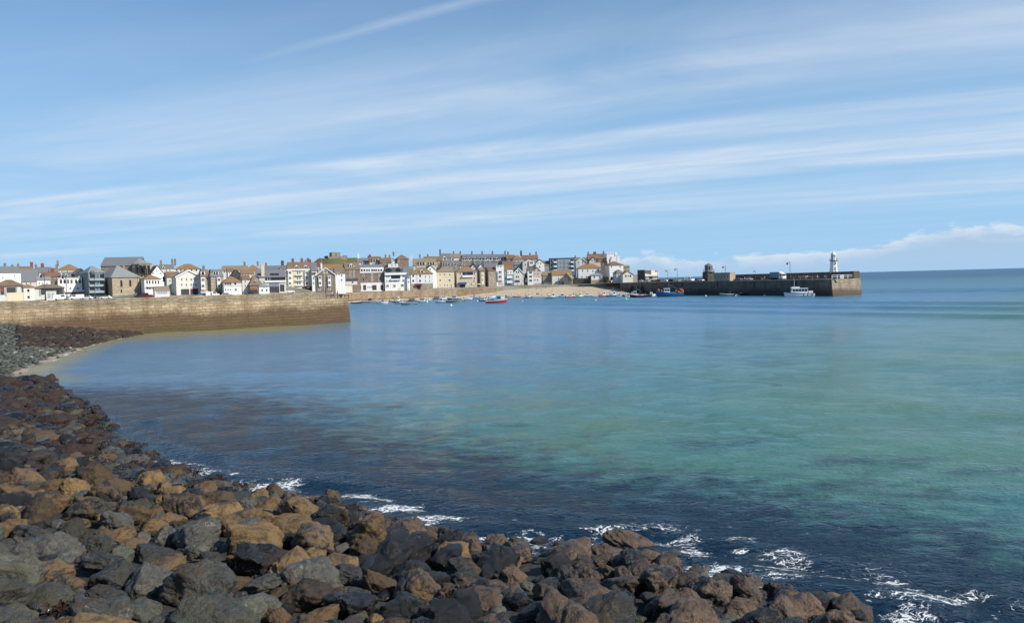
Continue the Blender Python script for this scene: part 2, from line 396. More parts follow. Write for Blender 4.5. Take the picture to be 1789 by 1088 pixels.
# ------------------------------------------------------------------ harbour beach
m, t, b = newmat('sandmat'); P = geo_pos(t)
c = t.mix(t.noise(P, .3, 6, .65), (.42, .33, .21), (.56, .45, .31))
c = t.mix(t.ramp(t.n('ShaderNodeSeparateXYZ', i0=P).outputs[2], [(0.0, .55), (.06, 0)]), c, (.18, .13, .09)) if False else c
lk(t, c, b, 'Base Color'); b.inputs['Roughness'].default_value = .9; bump(t, b, t.noise(P, 1.2, 5, .7), .5, .25)
BW = [(590, 405), (620, 418), (700, 438), (800, 457), (880, 450), (950, 430), (1000, 424), (1090, 400), (1140, 395)]
BR = [(590, 420), (620, 428), (700, 447), (800, 469), (870, 478), (900, 485), (1000, 493), (1060, 480), (1100, 462), (1140, 440)]
BZ = [(590, .9), (800, 1.2), (850, 3.0), (900, 5.6), (1000, 6.0), (1080, 5.6), (1110, 3.6), (1140, 2.0)]
cols = list(range(590, 1142, 6)); Pb = np.zeros((16, len(cols), 3))
for j, px in enumerate(cols):
    for i in range(16):
        q = (i-1)/14; D = ip(px, BW)+(ip(px, BR)-ip(px, BW))*q
        Pb[i, j] = (D*(px-CX)/F, D, -.6 if i == 0 else ip(px, BZ)*q**1.15-.05+.12*math.sin(px*.21+i))
kind(link('beach', grid_mesh('beach', Pb, ['sandmat'])))
# ------------------------------------------------------------------ block-work quay walls
def blockmat(name, sx, sy, tone, tide, wet=.5, darktone=(.10, .065, .03), bs=.8, scale=1.0):
    m, t, b = newmat(name); U = t.n('ShaderNodeUVMap', _uv_map='UVMap').outputs[0]
    s2 = t.n('ShaderNodeSeparateXYZ', i0=U); hgt = s2.outputs[1]
    jit = t.noise(U, .45, 5, .6, out=1)
    U2 = t.n('ShaderNodeVectorMath', _operation='ADD', i0=U, i1=t.n('ShaderNodeVectorMath', _operation='SCALE', i0=t.n('ShaderNodeVectorMath', _operation='SUBTRACT', i0=jit, i1=(.5, .5, .5)).outputs[0], Scale=.75).outputs[0]).outputs[0]
    br = t.n('ShaderNodeTexBrick', Vector=U2, Scale=scale, Color1=(0, 0, 0, 1), Color2=(1, 1, 1, 1), Mortar=(.5, .5, .5, 1))
    br.inputs['Brick Width'].default_value = sx; br.inputs['Row Height'].default_value = sy; br.inputs['Mortar Size'].default_value = .045; br.inputs['Mortar Smooth'].default_value = .3
    br.offset = .5; br.squash = .8; br.squash_frequency = 3
    vv = t.n('ShaderNodeSeparateColor', i0=br.outputs['Color']).outputs[0]
    n1 = t.noise(U, .09, 6, .65); n2 = t.noise(U, 1.6, 6, .7); n3 = t.noise(t.mapping(U, (.35, .06, 1)), 1.0, 5, .6)
    c = t.ramp(t.math('ADD', t.math('MULTIPLY', vv, .55), t.math('MULTIPLY', n2, .45)), [(.12, [x*.62 for x in tone]), (.5, tone), (.9, [min(1, x*1.25) for x in tone])])
    c = t.mix(t.math('MULTIPLY', t.ramp(n3, [(.46, 0), (.66, 1)]), .7), c, [tone[0]*.5, tone[1]*.42, tone[2]*.35])
    hh = t.math('ADD', hgt, t.math('MULTIPLY', t.math('SUBTRACT', n1, .5), 5.0))
    hh = t.math('ADD', hh, t.math('MULTIPLY', t.math('SUBTRACT', n2, .5), 1.6))
    c = t.mix(t.math('MULTIPLY', t.ramp(t.math('DIVIDE', hh, 8.0), [(tide[0]/8, 1), (tide[1]/8, 0)]), .9), c, t.mix(n2, darktone, [x*1.9 for x in darktone]))
    c = t.mix(t.math('MULTIPLY', t.ramp(t.math('DIVIDE', hh, 8.0), [(.2/8+.02, 1), (1.5/8, 0)]), wet), c, (.06, .055, .02))
    c = t.mix(t.math('MULTIPLY', br.outputs['Fac'], .45), c, [x*.3 for x in tone])
    lk(t, c, b, 'Base Color'); b.inputs['Roughness'].default_value = .85
    h = t.math('SUBTRACT', t.math('ADD', t.math('MULTIPLY', n2, .5), t.math('MULTIPLY', vv, .35)), br.outputs['Fac'])
    bump(t, b, h, bs, .22)
blockmat('wallblock', 1.5, .66, (.41, .315, .195), (3.3, 5.0), darktone=(.065, .036, .016), bs=1.0); blockmat('wallblocktop', 1.5, .45, (.34, .28, .19), (-3, -2))
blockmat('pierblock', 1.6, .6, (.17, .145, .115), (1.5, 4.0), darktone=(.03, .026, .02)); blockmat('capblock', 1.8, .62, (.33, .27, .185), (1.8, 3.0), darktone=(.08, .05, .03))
blockmat('wharfblock', 1.4, .5, (.36, .27, .18), (.5, 1.6))
def wall_strip(name, pts, z0, z1, thick, mat, parent=None, batter=0.0, seg=1.5, rough=.05, z1f=None, topmat=None, cap=True):
    # a wall along a polyline of ground points: outer face on the right-hand side of travel, with UVs in metres
    V = []; Fc = []; UV = []
    P2 = []; L = 0
    for i in range(len(pts)-1):
        a, b_ = Vector(pts[i]), Vector(pts[i+1]); n = max(1, int((b_-a).length/seg))
        for k in range(n+(1 if i == len(pts)-2 else 0)): P2.append((a.lerp(b_, k/n), L+(b_-a).length*k/n))
        L += (b_-a).length
    nz = 8
    def nrm(i):
        a = P2[max(0, i-1)][0]; b_ = P2[min(len(P2)-1, i+1)][0]; d = (b_-a).normalized(); return Vector((d.y, -d.x))
    for i, (p, l) in enumerate(P2):
        n_ = nrm(i); zt = z1 if z1f is None else z1f(l)
        ring = []
        for k in range(nz+1):
            z = z0+(zt-z0)*k/nz; off = batter*(1-k/nz)+rnd.uniform(-rough, rough)
            q = p+n_*off; ring.append((q.x, q.y, z, l, z))
        q = p-n_*thick; ring.append((q.x, q.y, zt, l, zt+thick)); ring.append((q.x, q.y, z0, l, zt+thick+2))
        V += [r_[:3] for r_ in ring]; UV += [r_[3:] for r_ in ring]
    k = nz+3
    for i in range(len(P2)-1):
        for j in range(k-1): Fc.append((i*k+j, (i+1)*k+j, (i+1)*k+j+1, i*k+j+1))
    nq = len(Fc)
    me = bpy.data.meshes.new(name); 
    caps = [tuple(range(k)), tuple(reversed(range((len(P2)-1)*k, len(P2)*k)))] if cap else []
    me.from_pydata(V, [], Fc+caps)
    me.materials.append(MATS[mat]); uv = me.uv_layers.new(name='UVMap')
    if topmat:
        me.materials.append(MATS[topmat])
        for i in range(len(P2)-1): me.polygons[i*(k-1)+nz].material_index = 1
    for pgn in me.polygons:
        cp = pgn.index >= nq
        for li in pgn.loop_indices:
            vi = me.loops[li].vertex_index
            uv.data[li].uv = UV[vi] if not cp else (V[vi][0]+V[vi][1], V[vi][2])
    bm = bmesh.new(); bm.from_mesh(me); bmesh.ops.recalc_face_normals(bm, faces=bm.faces); bm.to_mesh(me); bm.free()
    return link(name, me, parent)
# west pier: parapet, lower quay end, deck
W2 = lambda s_, o_=0: wallA-WD*s_+WN*o_
wp = empty('stone_pier', (wallA.x, wallA.y, 0)); tag(wp, 'long sunlit tan granite pier wall with brown tide stains left of the harbour', 'pier')
def P_(o, par): o.parent = par; o.matrix_parent_inverse = Matrix.Translation(-par.location) if par.rotation_euler.z == 0 else par.matrix_world.inverted(); return o
# head of the low quay end: px 612 ; parapet ends at px 570
low = wall_strip('quay', [tuple(W2(160)), tuple(W2(0)), tuple(W2(-.9)-WN*2.6), tuple(W2(-.7)-WN*9), tuple(W2(0)-WN*11)], -3, 6.0, 9, 'wallblock', None, .9); P_(low, wp)
par_ = wall_strip('parapet', [tuple(W2(160, -.25)), tuple(W2(8.6, -.25))], 5.9, 7.62, 1.5, 'wallblocktop', None, 0, topmat='concrete'); P_(par_, wp)
mb = MB(); a, b_ = W2(0)-WN*1, W2(160)-WN*1; c_, d_ = W2(160)-WN*11, W2(0)-WN*11
mb.quad([(a.x, a.y, 6.02), (b_.x, b_.y, 6.02), (c_.x, c_.y, 6.02), (d_.x, d_.y, 6.02)]); P_(mb.build('deck', 'concrete'), wp)
# wharf sea wall below the houses
wh = [(250, 328), (470, 334), (560, 384), (600, 419), (700, 445), (800, 467), (880, 473)]
wf = wall_strip('sea_wall', [(D*(p-CX)/F, D) for p, D in wh], -3, 5.25, 2.0, 'wharfblock', None, .5, seg=3, topmat='concrete')
tag(wf, 'low brown stone harbour wall below the houses behind the moored boats', 'wall')
# ------------------------------------------------------------------ water
m, t, b = newmat('seawater'); P = geo_pos(t)
A = lambda nm: t.n('ShaderNodeAttribute', _attribute_name=nm).outputs['Fac']
dist = t.n('ShaderNodeVectorMath', _operation='LENGTH', i0=P).outputs['Value']
nbig = t.noise(P, .06, 4, .6); nmed2 = t.noise(t.mapping(P, (.5, .8, 1)), 1.0, 6, .72)
nmed = t.noise(t.mapping(P, (.35, .9, 1)), 1.0, 5, .65)
green = t.mix(t.ramp(nbig, [(.35, 0), (.65, 1)]), GREEN1, GREEN2)
c = t.mix(A('far'), green, FARC)
c = t.mix(A('harbour'), c, HARBC)
sh = t.ramp(t.math('MULTIPLY', A('shoal_refl'), t.math('ADD', .6, t.math('MULTIPLY', nmed, .8))), [(.2, 0), (.8, 1)])
c = t.mix(sh, c, SAND_REFL)  # sandy shallows, and the pier wall's reflection painted in the same tan olive
weed = t.ramp(t.math('ADD', A('weed'), t.math('MULTIPLY', t.math('SUBTRACT', nmed2, .5), 1.5)), [(.3, 0), (.8, 1)])
c = t.mix(weed, c, t.mix(nmed, DARK1, DARK2))
# foam lace near the boulders
Pw = t.n('ShaderNodeVectorMath', _operation='ADD', i0=P, i1=t.n('ShaderNodeVectorMath', _operation='SCALE', i0=t.n('ShaderNodeVectorMath', _operation='SUBTRACT', i0=t.noise(P, .9, 4, .6, out=1), i1=(.5, .5, .5)).outputs[0], Scale=1.6).outputs[0]).outputs[0]
vd = t.n('ShaderNodeTexVoronoi', _feature='DISTANCE_TO_EDGE', Vector=t.mapping(Pw, (1.5, 2.6, 1)), Scale=1.0).outputs['Distance']
vd2 = t.n('ShaderNodeTexVoronoi', _feature='DISTANCE_TO_EDGE', Vector=t.mapping(Pw, (4.2, 7.5, 1)), Scale=1.0).outputs['Distance']
fpat = t.noise(t.mapping(P, (.4, .7, 1)), 1.0, 6, .65)
fa = t.math('MULTIPLY', A('foam'), t.ramp(fpat, [(.30, .0), (.60, 1)]))
lace = t.math('MAXIMUM', t.math('SUBTRACT', 1.0, t.math('DIVIDE', vd, .10), clamp=True), t.math('MULTIPLY', t.math('SUBTRACT', 1.0, t.math('DIVIDE', vd2, .09), clamp=True), .8))
ff = t.math('ADD', t.math('MULTIPLY', lace, fa), t.math('MULTIPLY', t.math('SUBTRACT', fa, .95), 1.2))
ff = t.math('MULTIPLY', ff, t.math('ADD', .55, t.math('MULTIPLY', t.noise(P, 7, 4, .7), .9)))
foam = t.ramp(ff, [(.18, 0), (.48, 1)])
spk = t.math('MULTIPLY', t.ramp(t.noise(t.mapping(P, (1.6, 3.4, 1)), 1.0, 3, .7), [(.70, 0), (.74, 1)]), t.ramp(A('foam2'), [(.2, 0), (.7, .8)]))
foam = t.math('MAXIMUM', foam, spk)
c = t.mix(foam, c, (.78, .8, .8))
lk(t, c, b, 'Base Color')
b.inputs['IOR'].default_value = 1.33
t.t.links.new(t.math('SUBTRACT', .5, t.math('ADD', t.math('MULTIPLY', A('far'), .46), t.math('MINIMUM', t.math('ADD', t.math('MULTIPLY', weed, .32), t.math('MULTIPLY', A('harbour'), .14)), .33)), 0, True), b.inputs['Specular IOR Level'])
t.t.links.new(t.math('ADD', t.math('ADD', .07, t.math('MULTIPLY', t.math('DIVIDE', t.math('SUBTRACT', dist, 60.0), 240.0, clamp=True), .23)), t.math('MULTIPLY', foam, .5)), b.inputs['Roughness'])
# ripples
r1 = t.noise(t.mapping(P, (.85, 1.45, 1), (0, 0, R(-8))), 1.9, 4, .6, .4)
r1 = t.math('SUBTRACT', 1.0, t.math('MULTIPLY', t.math('ABSOLUTE', t.math('SUBTRACT', r1, .5)), 3.0))
r2 = t.noise(t.mapping(P, (.45, 1.3, 1), (0, 0, R(12))), .55, 5, .6, .3)
r3 = t.noise(t.mapping(P, (.16, .42, 1), (0, 0, R(-34))), .45, 4, .55)
h = t.math('ADD', t.math('MULTIPLY', r1, .15), t.math('ADD', t.math('MULTIPLY', r2, .28), t.math('MULTIPLY', r3, .45)))
h = t.math('MULTIPLY', h, t.math('MAXIMUM', .42, t.math('DIVIDE', 1.0, t.math('ADD', 1.0, t.math('POWER', t.math('DIVIDE', dist, 52.0), 1.3)))))     # long grazing views only show the facing side of each ripple
bump(t, b, h, WBUMP, .75)
# mesh: rings growing with distance, real waves near the shore
rr = [12.0]
while rr[-1] < 500: rr.append(rr[-1]*1.0092)
while rr[-1] < 90000: rr.append(rr[-1]*1.09)
rr = np.array(rr); th = np.radians(np.linspace(-82, 82, 440))
RR, TH = np.meshgrid(rr, th, indexing='ij')
X = RR*np.sin(TH); Y = RR*np.cos(TH)
Z = np.zeros_like(X); wr = np.random.RandomState(5)
S = sdist(X, Y)
for i in range(46):
    lam = 1.1*(1.068**i); ang = math.radians(-90-35+wr.randn()*28) if lam > 6 else math.radians(-90-8+wr.randn()*42)
    k = 2*math.pi/lam; amp = .0055*lam**.6 if lam < 6 else .006*lam**.55
    ph = wr.rand()*6.283
    fade = np.clip(lam/(RR*.0092)/3.0-.6, 0, 1)*np.clip(2-RR/330, 0, 1)
    q = np.sin(k*(X*math.cos(ang)+Y*math.sin(ang))+ph+.5*np.sin(.07*X+i)+.5*np.sin(.05*Y+2*i))
    Z += amp*fade*(q+.25*(q*q-.5))*.5
sw = np.sin(2*math.pi/24*(X*.76+Y*.65)+.9*np.sin(X*.021)+.8*np.sin(Y*.017))
sw3 = np.clip(np.sin(2*math.pi/27*(X*.76+Y*.65)+1.1*np.sin(X*.021)+.9*np.sin(Y*.017)), 0, 1)**4*np.clip(.6+.6*np.sin(X*.031+Y*.023+.6), 0, 1)
Z += np.clip((RR-45)/60, 0, 1)*np.clip(2-RR/330, 0, 1)*(.05*sw+.75*sw3)*np.clip((X+12)/35, 0, 1)
Z += .14*np.clip(1-np.abs(S+2.0)/2.5, 0, 1)*np.sin(S*2.4+.6*np.sin(X*.7)+.5*X)*(RR < 60)
far_ = np.clip((RR-300)/900, 0, 1)**.6
harb = np.clip(((RR-55)*.9+(5-X)*1.2)/60+.2, 0, 1)*np.clip((RR-30)/30, 0, 1)*(1-far_)
weed = np.clip(1.25-np.maximum(-S, 0)/np.interp(X, [-30, 8], [27, 14]), 0, 1)*np.clip((86-Y)/26, 0, 1)
blobs = [(1240, 775, 3.5, 2.5), (1300, 770, 2, 1.4), (1500, 806, 5, 2.2), (1560, 806, 4, 1.2), (1480, 850, 5, 2), (1600, 865, 5, 2), (1270, 850, 5, 2.5), (1340, 860, 5, 2.5), (1730, 822, 3, 1.5), (880, 742, 2.4, 1.2), (670, 711, 5, 2.5), (1030, 762, 2, 1), (1680, 868, 3, 1.4), (1150, 845, 4, 2), (770, 830, 5, 3)]
for px, py, rx, ry in blobs:
    p = atz(px, py); weed = np.maximum(weed, .56*np.exp(-(((X-p.x)/rx)**2+((Y-p.y)/ry)**2)))
shoal_refl = np.clip(1.0+S/7, 0, 1)*np.clip((Y-70)/14, 0, 1)*(X < -20)
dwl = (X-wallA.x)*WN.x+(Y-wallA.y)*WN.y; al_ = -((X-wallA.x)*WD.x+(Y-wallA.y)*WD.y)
shoal_refl = np.maximum(shoal_refl, np.clip(1.05-dwl/48, 0, 1)*(dwl > -1)*(al_ > -2)*np.clip((al_+12)/30, .35, 1)*.85)  # strip along the west pier: wall reflection painted into the colour over the shallows
foam = np.clip(1.35-np.abs(S+.7)/(2.9+1.6*np.clip((X-2)/4, 0, 1)), 0, 1)*np.clip((50-Y)/10, 0, 1)*1.0
for px, py, rr_, a_ in [(1440, 1045, 2.0, 1), (1600, 1070, 2.4, 1), (1250, 985, 1.8, 1), (1010, 940, 1.6, .9), (880, 925, 1.8, .8), (640, 880, 2.6, .8), (560, 860, 3, .7), (300, 812, 4, .9), (270, 800, 3, .9), (1100, 930, 1.8, .7), (1340, 1000, 1.6, .9), (1690, 1040, 2, .8), (760, 910, 1.5, .9), (1790, 1070, 2, .9)]:
    p = atz(px, py); foam = np.maximum(foam, a_*np.exp(-(((X-p.x)/rr_)**2+((Y-p.y)/(rr_*.7))**2)))
foam = np.maximum(foam, np.exp(-((S+.3)/.9)**2)*(Y > 100)*(Y < 170)*1.2)
foam2 = np.clip(1-np.maximum(-S-1, 0)/9, 0, 1)*np.clip((48-Y)/12, 0, 1)
wme = grid_mesh('sea', np.stack([X, Y, Z], -1), ['seawater'])
for nm, arr in (('far', far_), ('harbour', harb), ('weed', weed), ('shoal_refl', np.clip(shoal_refl, 0, 1)), ('foam', foam), ('foam2', foam2)):
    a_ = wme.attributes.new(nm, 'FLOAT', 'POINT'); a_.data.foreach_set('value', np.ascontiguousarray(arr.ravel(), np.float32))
kind(link('sea', wme))
mbq = MB(); mbq.quad([(-90000, -9000, -6), (90000, -9000, -6), (90000, 90000, -6), (-90000, 90000, -6)])
kind(mbq.build('seabed', 'sandmat'))
# ------------------------------------------------------------------ boulders
def rockmat(name, base, dark, coat, amount, rough, veins=0.0, spec=.5, coat2=None, bs=.9, speck=.5, crough=.8):
    m, t, b = newmat(name)
    tc = t.n('ShaderNodeTexCoord').outputs['Object']; oi = t.n('ShaderNodeObjectInfo')
    rv = t.n('ShaderNodeVectorMath', _operation='SCALE', i0=t.n('ShaderNodeCombineXYZ', i0=oi.outputs['Random'], i1=t.math('MULTIPLY', oi.outputs['Random'], 7.3), i2=1.0).outputs[0], Scale=37.0).outputs[0]
    P = t.n('ShaderNodeVectorMath', _operation='ADD', i0=geo_pos(t), i1=rv).outputs[0]
    n1 = t.noise(P, 1.1, 6, .65, .5); n2 = t.noise(P, 5.5, 6, .7); n3 = t.noise(P, 24, 4, .7)
    mix_ = t.math('ADD', t.math('MULTIPLY', n2, .6), t.math('MULTIPLY', n3, .4))
    c = t.mix(t.ramp(mix_, [(.32, 0), (.68, 1)]), dark, base)
    up = t.n('ShaderNodeSeparateXYZ', i0=t.n('ShaderNodeNewGeometry').outputs['Normal']).outputs[2]
    if veins:
        wv = t.n('ShaderNodeTexVoronoi', _feature='DISTANCE_TO_EDGE', Vector=t.n('ShaderNodeVectorMath', _operation='ADD', i0=P, i1=t.noise(P, 1.5, 4, .6, out=1)).outputs[0], Scale=1.1).outputs['Distance']
        vf = t.math('MULTIPLY', t.ramp(wv, [(.0, 1), (.016, 0)]), t.ramp(n1, [(.48, 0), (.6, veins)]))
        blot = t.math('MULTIPLY', t.ramp(t.noise(P, 8, 6, .75, .8), [(.60, 0), (.66, 1)]), t.math('MULTIPLY', t.ramp(t.noise(P, .9, 3), [(.5, 0), (.65, 1)]), veins))
        c = t.mix(t.math('MAXIMUM', vf, blot), c, (.36, .31, .25))
    cf = t.ramp(t.math('ADD', t.math('ADD', t.math('MULTIPLY', n1, .75), t.math('MULTIPLY', n2, .3)), t.math('MULTIPLY', oi.outputs['Random'], .22)), [(max(0, .84-amount*.5), 0), (min(1, .91-amount*.5), 1)])
    cc = t.mix(mix_, [x*.5 for x in coat], [x*1.35 for x in coat])
    if coat2: cc = t.mix(t.ramp(t.noise(P, 2.3, 4), [(.5, 0), (.65, 1)]), cc, coat2)
    c = t.mix(t.math('MULTIPLY', cf, .94), c, cc)
    c = t.mix(t.ramp(t.noise(P, 15, 3, .6), [(.62, 0), (.72, speck)]), c, [x*.3 for x in dark])
    c = t.mix(1.0, c, t.ramp(t.math('FRACT', t.math('MULTIPLY', oi.outputs['Random'], 17.7)), [(0, .32), (.6, .66), (1, .98)]), 'MULTIPLY')
    lk(t, c, b, 'Base Color')
    b.inputs['Specular IOR Level'].default_value = spec
    t.t.links.new(t.math('ADD', rough, t.math('MULTIPLY', cf, max(0, crough-rough)), 0, True), b.inputs['Roughness'])
    vo = t.n('ShaderNodeTexVoronoi', Vector=P, Scale=7.0).outputs['Distance']
    h = t.math('ADD', t.math('MULTIPLY', n1, 1.2), t.math('ADD', t.math('MULTIPLY', n2, .5), t.math('ADD', t.math('MULTIPLY', n3, .16), t.math('MULTIPLY', vo, .14))))
    bump(t, b, h, bs, .16)
    return m
rockmat('rock_grey', (.15, .142, .113), (.022, .023, .02), (.09, .055, .028), .2, .42, .95, bs=1.1)
rockmat('rock_green', (.17, .17, .13), (.035, .036, .027), (.095, .085, .05), .36, .5, .7, bs=1.1)
rockmat('rock_ochre', (.032, .026, .019), (.006, .0055, .005), (.24, .15, .062), .70, .42, 0, .5, (.09, .055, .028), bs=1.1)
rockmat('rock_brown', (.024, .018, .014), (.005, .0045, .004), (.15, .092, .053), .66, .28, 0, .6, (.06, .038, .023), bs=1.1, crough=.48)
rockmat('rock_mixed', (.07, .067, .056), (.012, .012, .010), (.17, .105, .05), .5, .36, .6, bs=1.1)
rockmat('rock_wet', (.02, .018, .016), (.004, .004, .004), (.05, .034, .02), .22, .2, .12, .5, bs=1.2)
rockmat('rock_weed', (.036, .016, .010), (.007, .004, .003), (.05, .022, .012), .5, .35, 0, .6, (.018, .02, .008))
rockmat('pebble_a', (.16, .17, .145), (.06, .065, .055), (.22, .21, .18), .3, .7, 0, .4); rockmat('pebble_b', (.08, .092, .07), (.035, .038, .03), (.1, .105, .065), .3, .7, 0, .4)
rockmat('pebble_c', (.5, .48, .44), (.3, .28, .25), (.4, .38, .34), .2, .7, 0, .4)
def ico(sub):
    bm = bmesh.new(); bmesh.ops.create_icosphere(bm, subdivisions=sub, radius=1.0)
    V = np.array([v.co[:] for v in bm.verts]); Fc = np.array([[v.index for v in f.verts] for f in bm.faces]); bm.free()
    return V/np.linalg.norm(V, axis=1)[:, None], Fc
ICO = {s: ico(s) for s in (1, 2, 3, 5)}
def rock_shape(seed, sub, sharp=None):
    r_ = np.random.RandomState(seed); V, Fc = ICO[sub]
    n = r_.randint(7, 14); N = r_.randn(n, 3); N /= np.linalg.norm(N, axis=1)[:, None]
    N = np.concatenate([N, [[1, 0, 0], [-1, 0, 0], [0, 1, 0], [0, -1, 0], [0, 0, 1], [0, 0, -1]]]); D_ = np.concatenate([r_.uniform(.68, 1.0, n), r_.uniform(.85, 1.1, 6)])
    p = sharp or r_.choice([14, 20, 30, 44])
    rad = (np.clip(V@N.T, 0, None)/D_)**p
    rad = rad.sum(1)**(-1.0/p)
    N2 = r_.randn(7, 3); N2 /= np.linalg.norm(N2, axis=1)[:, None]
    rad = np.minimum(rad, (r_.uniform(.70, .86, 7)/np.clip(V@N2.T, .05, None)).min(1))
    rad = (rad**-16.0+1.2**-16.0)**(-1/16.0)
    out = V*rad[:, None]
    for k, a in ((2.2, .06), (5, .045), (11, .034), (24, .018), (50, .007)):
        if sub < 3 and k > 6: break
        for j in range(5):
            w_ = r_.randn(3); w_ /= np.linalg.norm(w_)
            out = out*(1+a*np.sin(out@w_*k*(.7+.6*r_.rand())+r_.rand()*6.28)/1.6)[:, None]
    if sub >= 3:
        for j in range(5):
            w_ = r_.randn(3); w_ /= np.linalg.norm(w_); w2 = r_.randn(3)
            ph = V@w_*r_.uniform(2.5, 6)+.35*np.sin(V@w2*3)+r_.rand()*6
            out = out*(1-.05*np.exp(-(np.sin(ph)/.10)**2)*(np.sin(V@w2*2+j) > -.2))[:, None]
    out *= np.array([1.12, .95, .78])*r_.uniform(.88, 1.15, 3)
    return out, Fc
NSH = 26
ROCKS = []
for i in range(NSH):
    V, Fc = rock_shape(100+i, 5); ROCKS.append(npmesh('boulder', V, Fc, ['rock_grey']))
LOW = {s: [rock_shape(300+i, s) for i in range(14)] for s in (1, 2, 3)}
CLASSES = {
 'ochre': ('rock_ochre', 'dry ochre brown boulder among the shore rocks left of the foam', 'ochre boulders of the shore bank'),
 'grey': ('rock_grey', 'dark grey boulder with pale veins in the lower left of the rock bank', 'veined grey boulders'),
 'green': ('rock_green', 'pale greenish grey boulder in the lower left of the rock bank', 'greenish grey boulders'),
 'mixed': ('rock_mixed', 'grey boulder half coated in brown in the middle of the rock bank', 'grey and brown boulders'),
 'brown': ('rock_brown', 'brown boulder at the edge of the foaming water', 'brown boulders along the water edge'),
 'wet': ('rock_wet', 'dark wet shiny boulder between brown ones in the rock bank', 'wet dark boulders'),
}
placed = []
def put_boulder(x, y, z, r, cls, label=None, shape=None, rot=None, sc=(1, 1, 1)):
    me = ROCKS[rnd.randrange(NSH) if shape is None else shape]
    o = link('boulder', me); o.location = (x, y, z); o.scale = (r*sc[0], r*sc[1], r*sc[2])
    o.rotation_euler = rot or (rnd.uniform(-.5, .5), rnd.uniform(-.5, .5), rnd.uniform(0, 6.28))
    mt, lb, gp = CLASSES[cls]
    o.material_slots[0].link = 'OBJECT'; o.material_slots[0].material = MATS[mt]
    if label: tag(o, label, 'boulder')
    else: tag(o, lb, 'boulder', gp)
    placed.append((x, y, z, r)); return o
def gz(px, py, it=14):                      # ground hit of a pixel on the near land
    z = 0.5
    for _ in range(it):
        p = atz(px, py, z); z = .6*z+.4*max(-.25, float(land_z(np.array([p.x]), np.array([p.y]))[0]))
    return atz(px, py, z)
HAND = [ # px, py centre, width px, height/width, class, label
 (1105, 945, 84, .62, 'brown', 'pointed brown boulder standing alone and slanting into the water'),
 (1368, 1031, 54, .62, 'brown', 'small round brown boulder ringed by foam near the right end'),
 (1410, 1060, 90, .5, 'brown', 'long low brown boulder with foam along its upper side'),
 (1490, 1062, 80, .5, 'brown', 'last dark brown boulder awash at the right end of the bank'),
 (1292, 1068, 62, .9, 'brown', 'tall square brown boulder at the bottom edge with sea behind it'),
 (1262, 1020, 76, .62, 'brown', None), (1180, 1000, 60, .8, 'brown', None), (1118, 1003, 62, .6, 'brown', None),
 (985, 970, 92, .62, 'brown', 'broad brown boulder with a dark cavity facing the camera'),
 (820, 948, 40, 1.1, 'brown', None), (864, 950, 60, .75, 'brown', 'rounded brown boulder beside an upright one above the foam'),
 (900, 1010, 64, .7, 'brown', None), (890, 980, 60, .6, 'brown', None), (700, 935, 76, .6, 'brown', None), (690, 912, 46, .6, 'brown', None),
 (560, 890, 46, .8, 'brown', None), (553, 873, 34, .5, 'brown', None),
 (492, 925, 90, .7, 'ochre', 'big block shaped ochre boulder with a flat top'), (410, 895, 56, .65, 'ochre', None), (340, 868, 80, .5, 'ochre', None), (300, 858, 50, .6, 'ochre', None), (465, 893, 44, .7, 'ochre', None),
 (195, 852, 70, .5, 'ochre', None), (78, 852, 88, .5, 'ochre', 'large humped ochre boulder at the upper left of the bank'), (15, 868, 80, .75, 'ochre', None), (155, 885, 96, .45, 'ochre', None), (225, 897, 86, .6, 'ochre', None), (128, 918, 60, .6, 'ochre', None), (215, 932, 62, .5, 'ochre', None),
 (545, 970, 66, .75, 'ochre', 'pyramid shaped ochre boulder'), (510, 1000, 110, .6, 'ochre', None), (620, 935, 40, .7, 'mixed', None),
 (270, 970, 66, .6, 'mixed', None), (285, 912, 64, .6, 'mixed', None), (318, 925, 60, .7, 'mixed', None), (410, 1020, 74, .55, 'ochre', None),
 (95, 985, 84, .6, 'grey', 'dark grey rounded boulder streaked with pale pink veins'), (250, 1020, 100, .75, 'grey', 'tall wedge shaped grey boulder with thin white veins at lower left'), (318, 1005, 70, .55, 'grey', None), (375, 980, 70, .6, 'grey', None), (60, 935, 80, .55, 'mixed', None), (115, 1022, 64, .7, 'mixed', None),
 (175, 1045, 80, .7, 'grey', None), (70, 1050, 90, .6, 'green', None), (20, 1075, 90, .8, 'green', None), (240, 1070, 90, .6, 'green', None), (330, 1065, 80, .8, 'grey', None), (430, 1065, 100, .6, 'green', None),
 (605, 1045, 90, .7, 'mixed', 'angular half brown boulder with a split face near the bottom edge'), (705, 1065, 110, .85, 'wet', 'large dark pointed boulder at the bottom edge with a sunlit right side'), (660, 1020, 60, .9, 'mixed', None), (730, 1000, 60, .8, 'wet', None), (770, 1015, 66, .6, 'wet', 'blue black wet boulder with a smooth sloping top'), (590, 985, 60, .6, 'wet', None),
 (840, 1035, 70, .8, 'wet', None), (910, 1052, 50, .9, 'wet', None), (955, 1035, 60, .7, 'mixed', None), (1010, 1062, 84, .6, 'brown', None), (1000, 1015, 60, .9, 'brown', None), (1165, 1058, 90, .8, 'brown', 'steep sided brown boulder right of centre at the bottom edge'), (1060, 1000, 60, .6, 'brown', None), (1080, 1040, 56, .8, 'mixed', None), (760, 960, 44, .7, 'wet', None), (935, 1075, 90, .6, 'wet', None), (650, 880, 26, .6, 'wet', None),
]
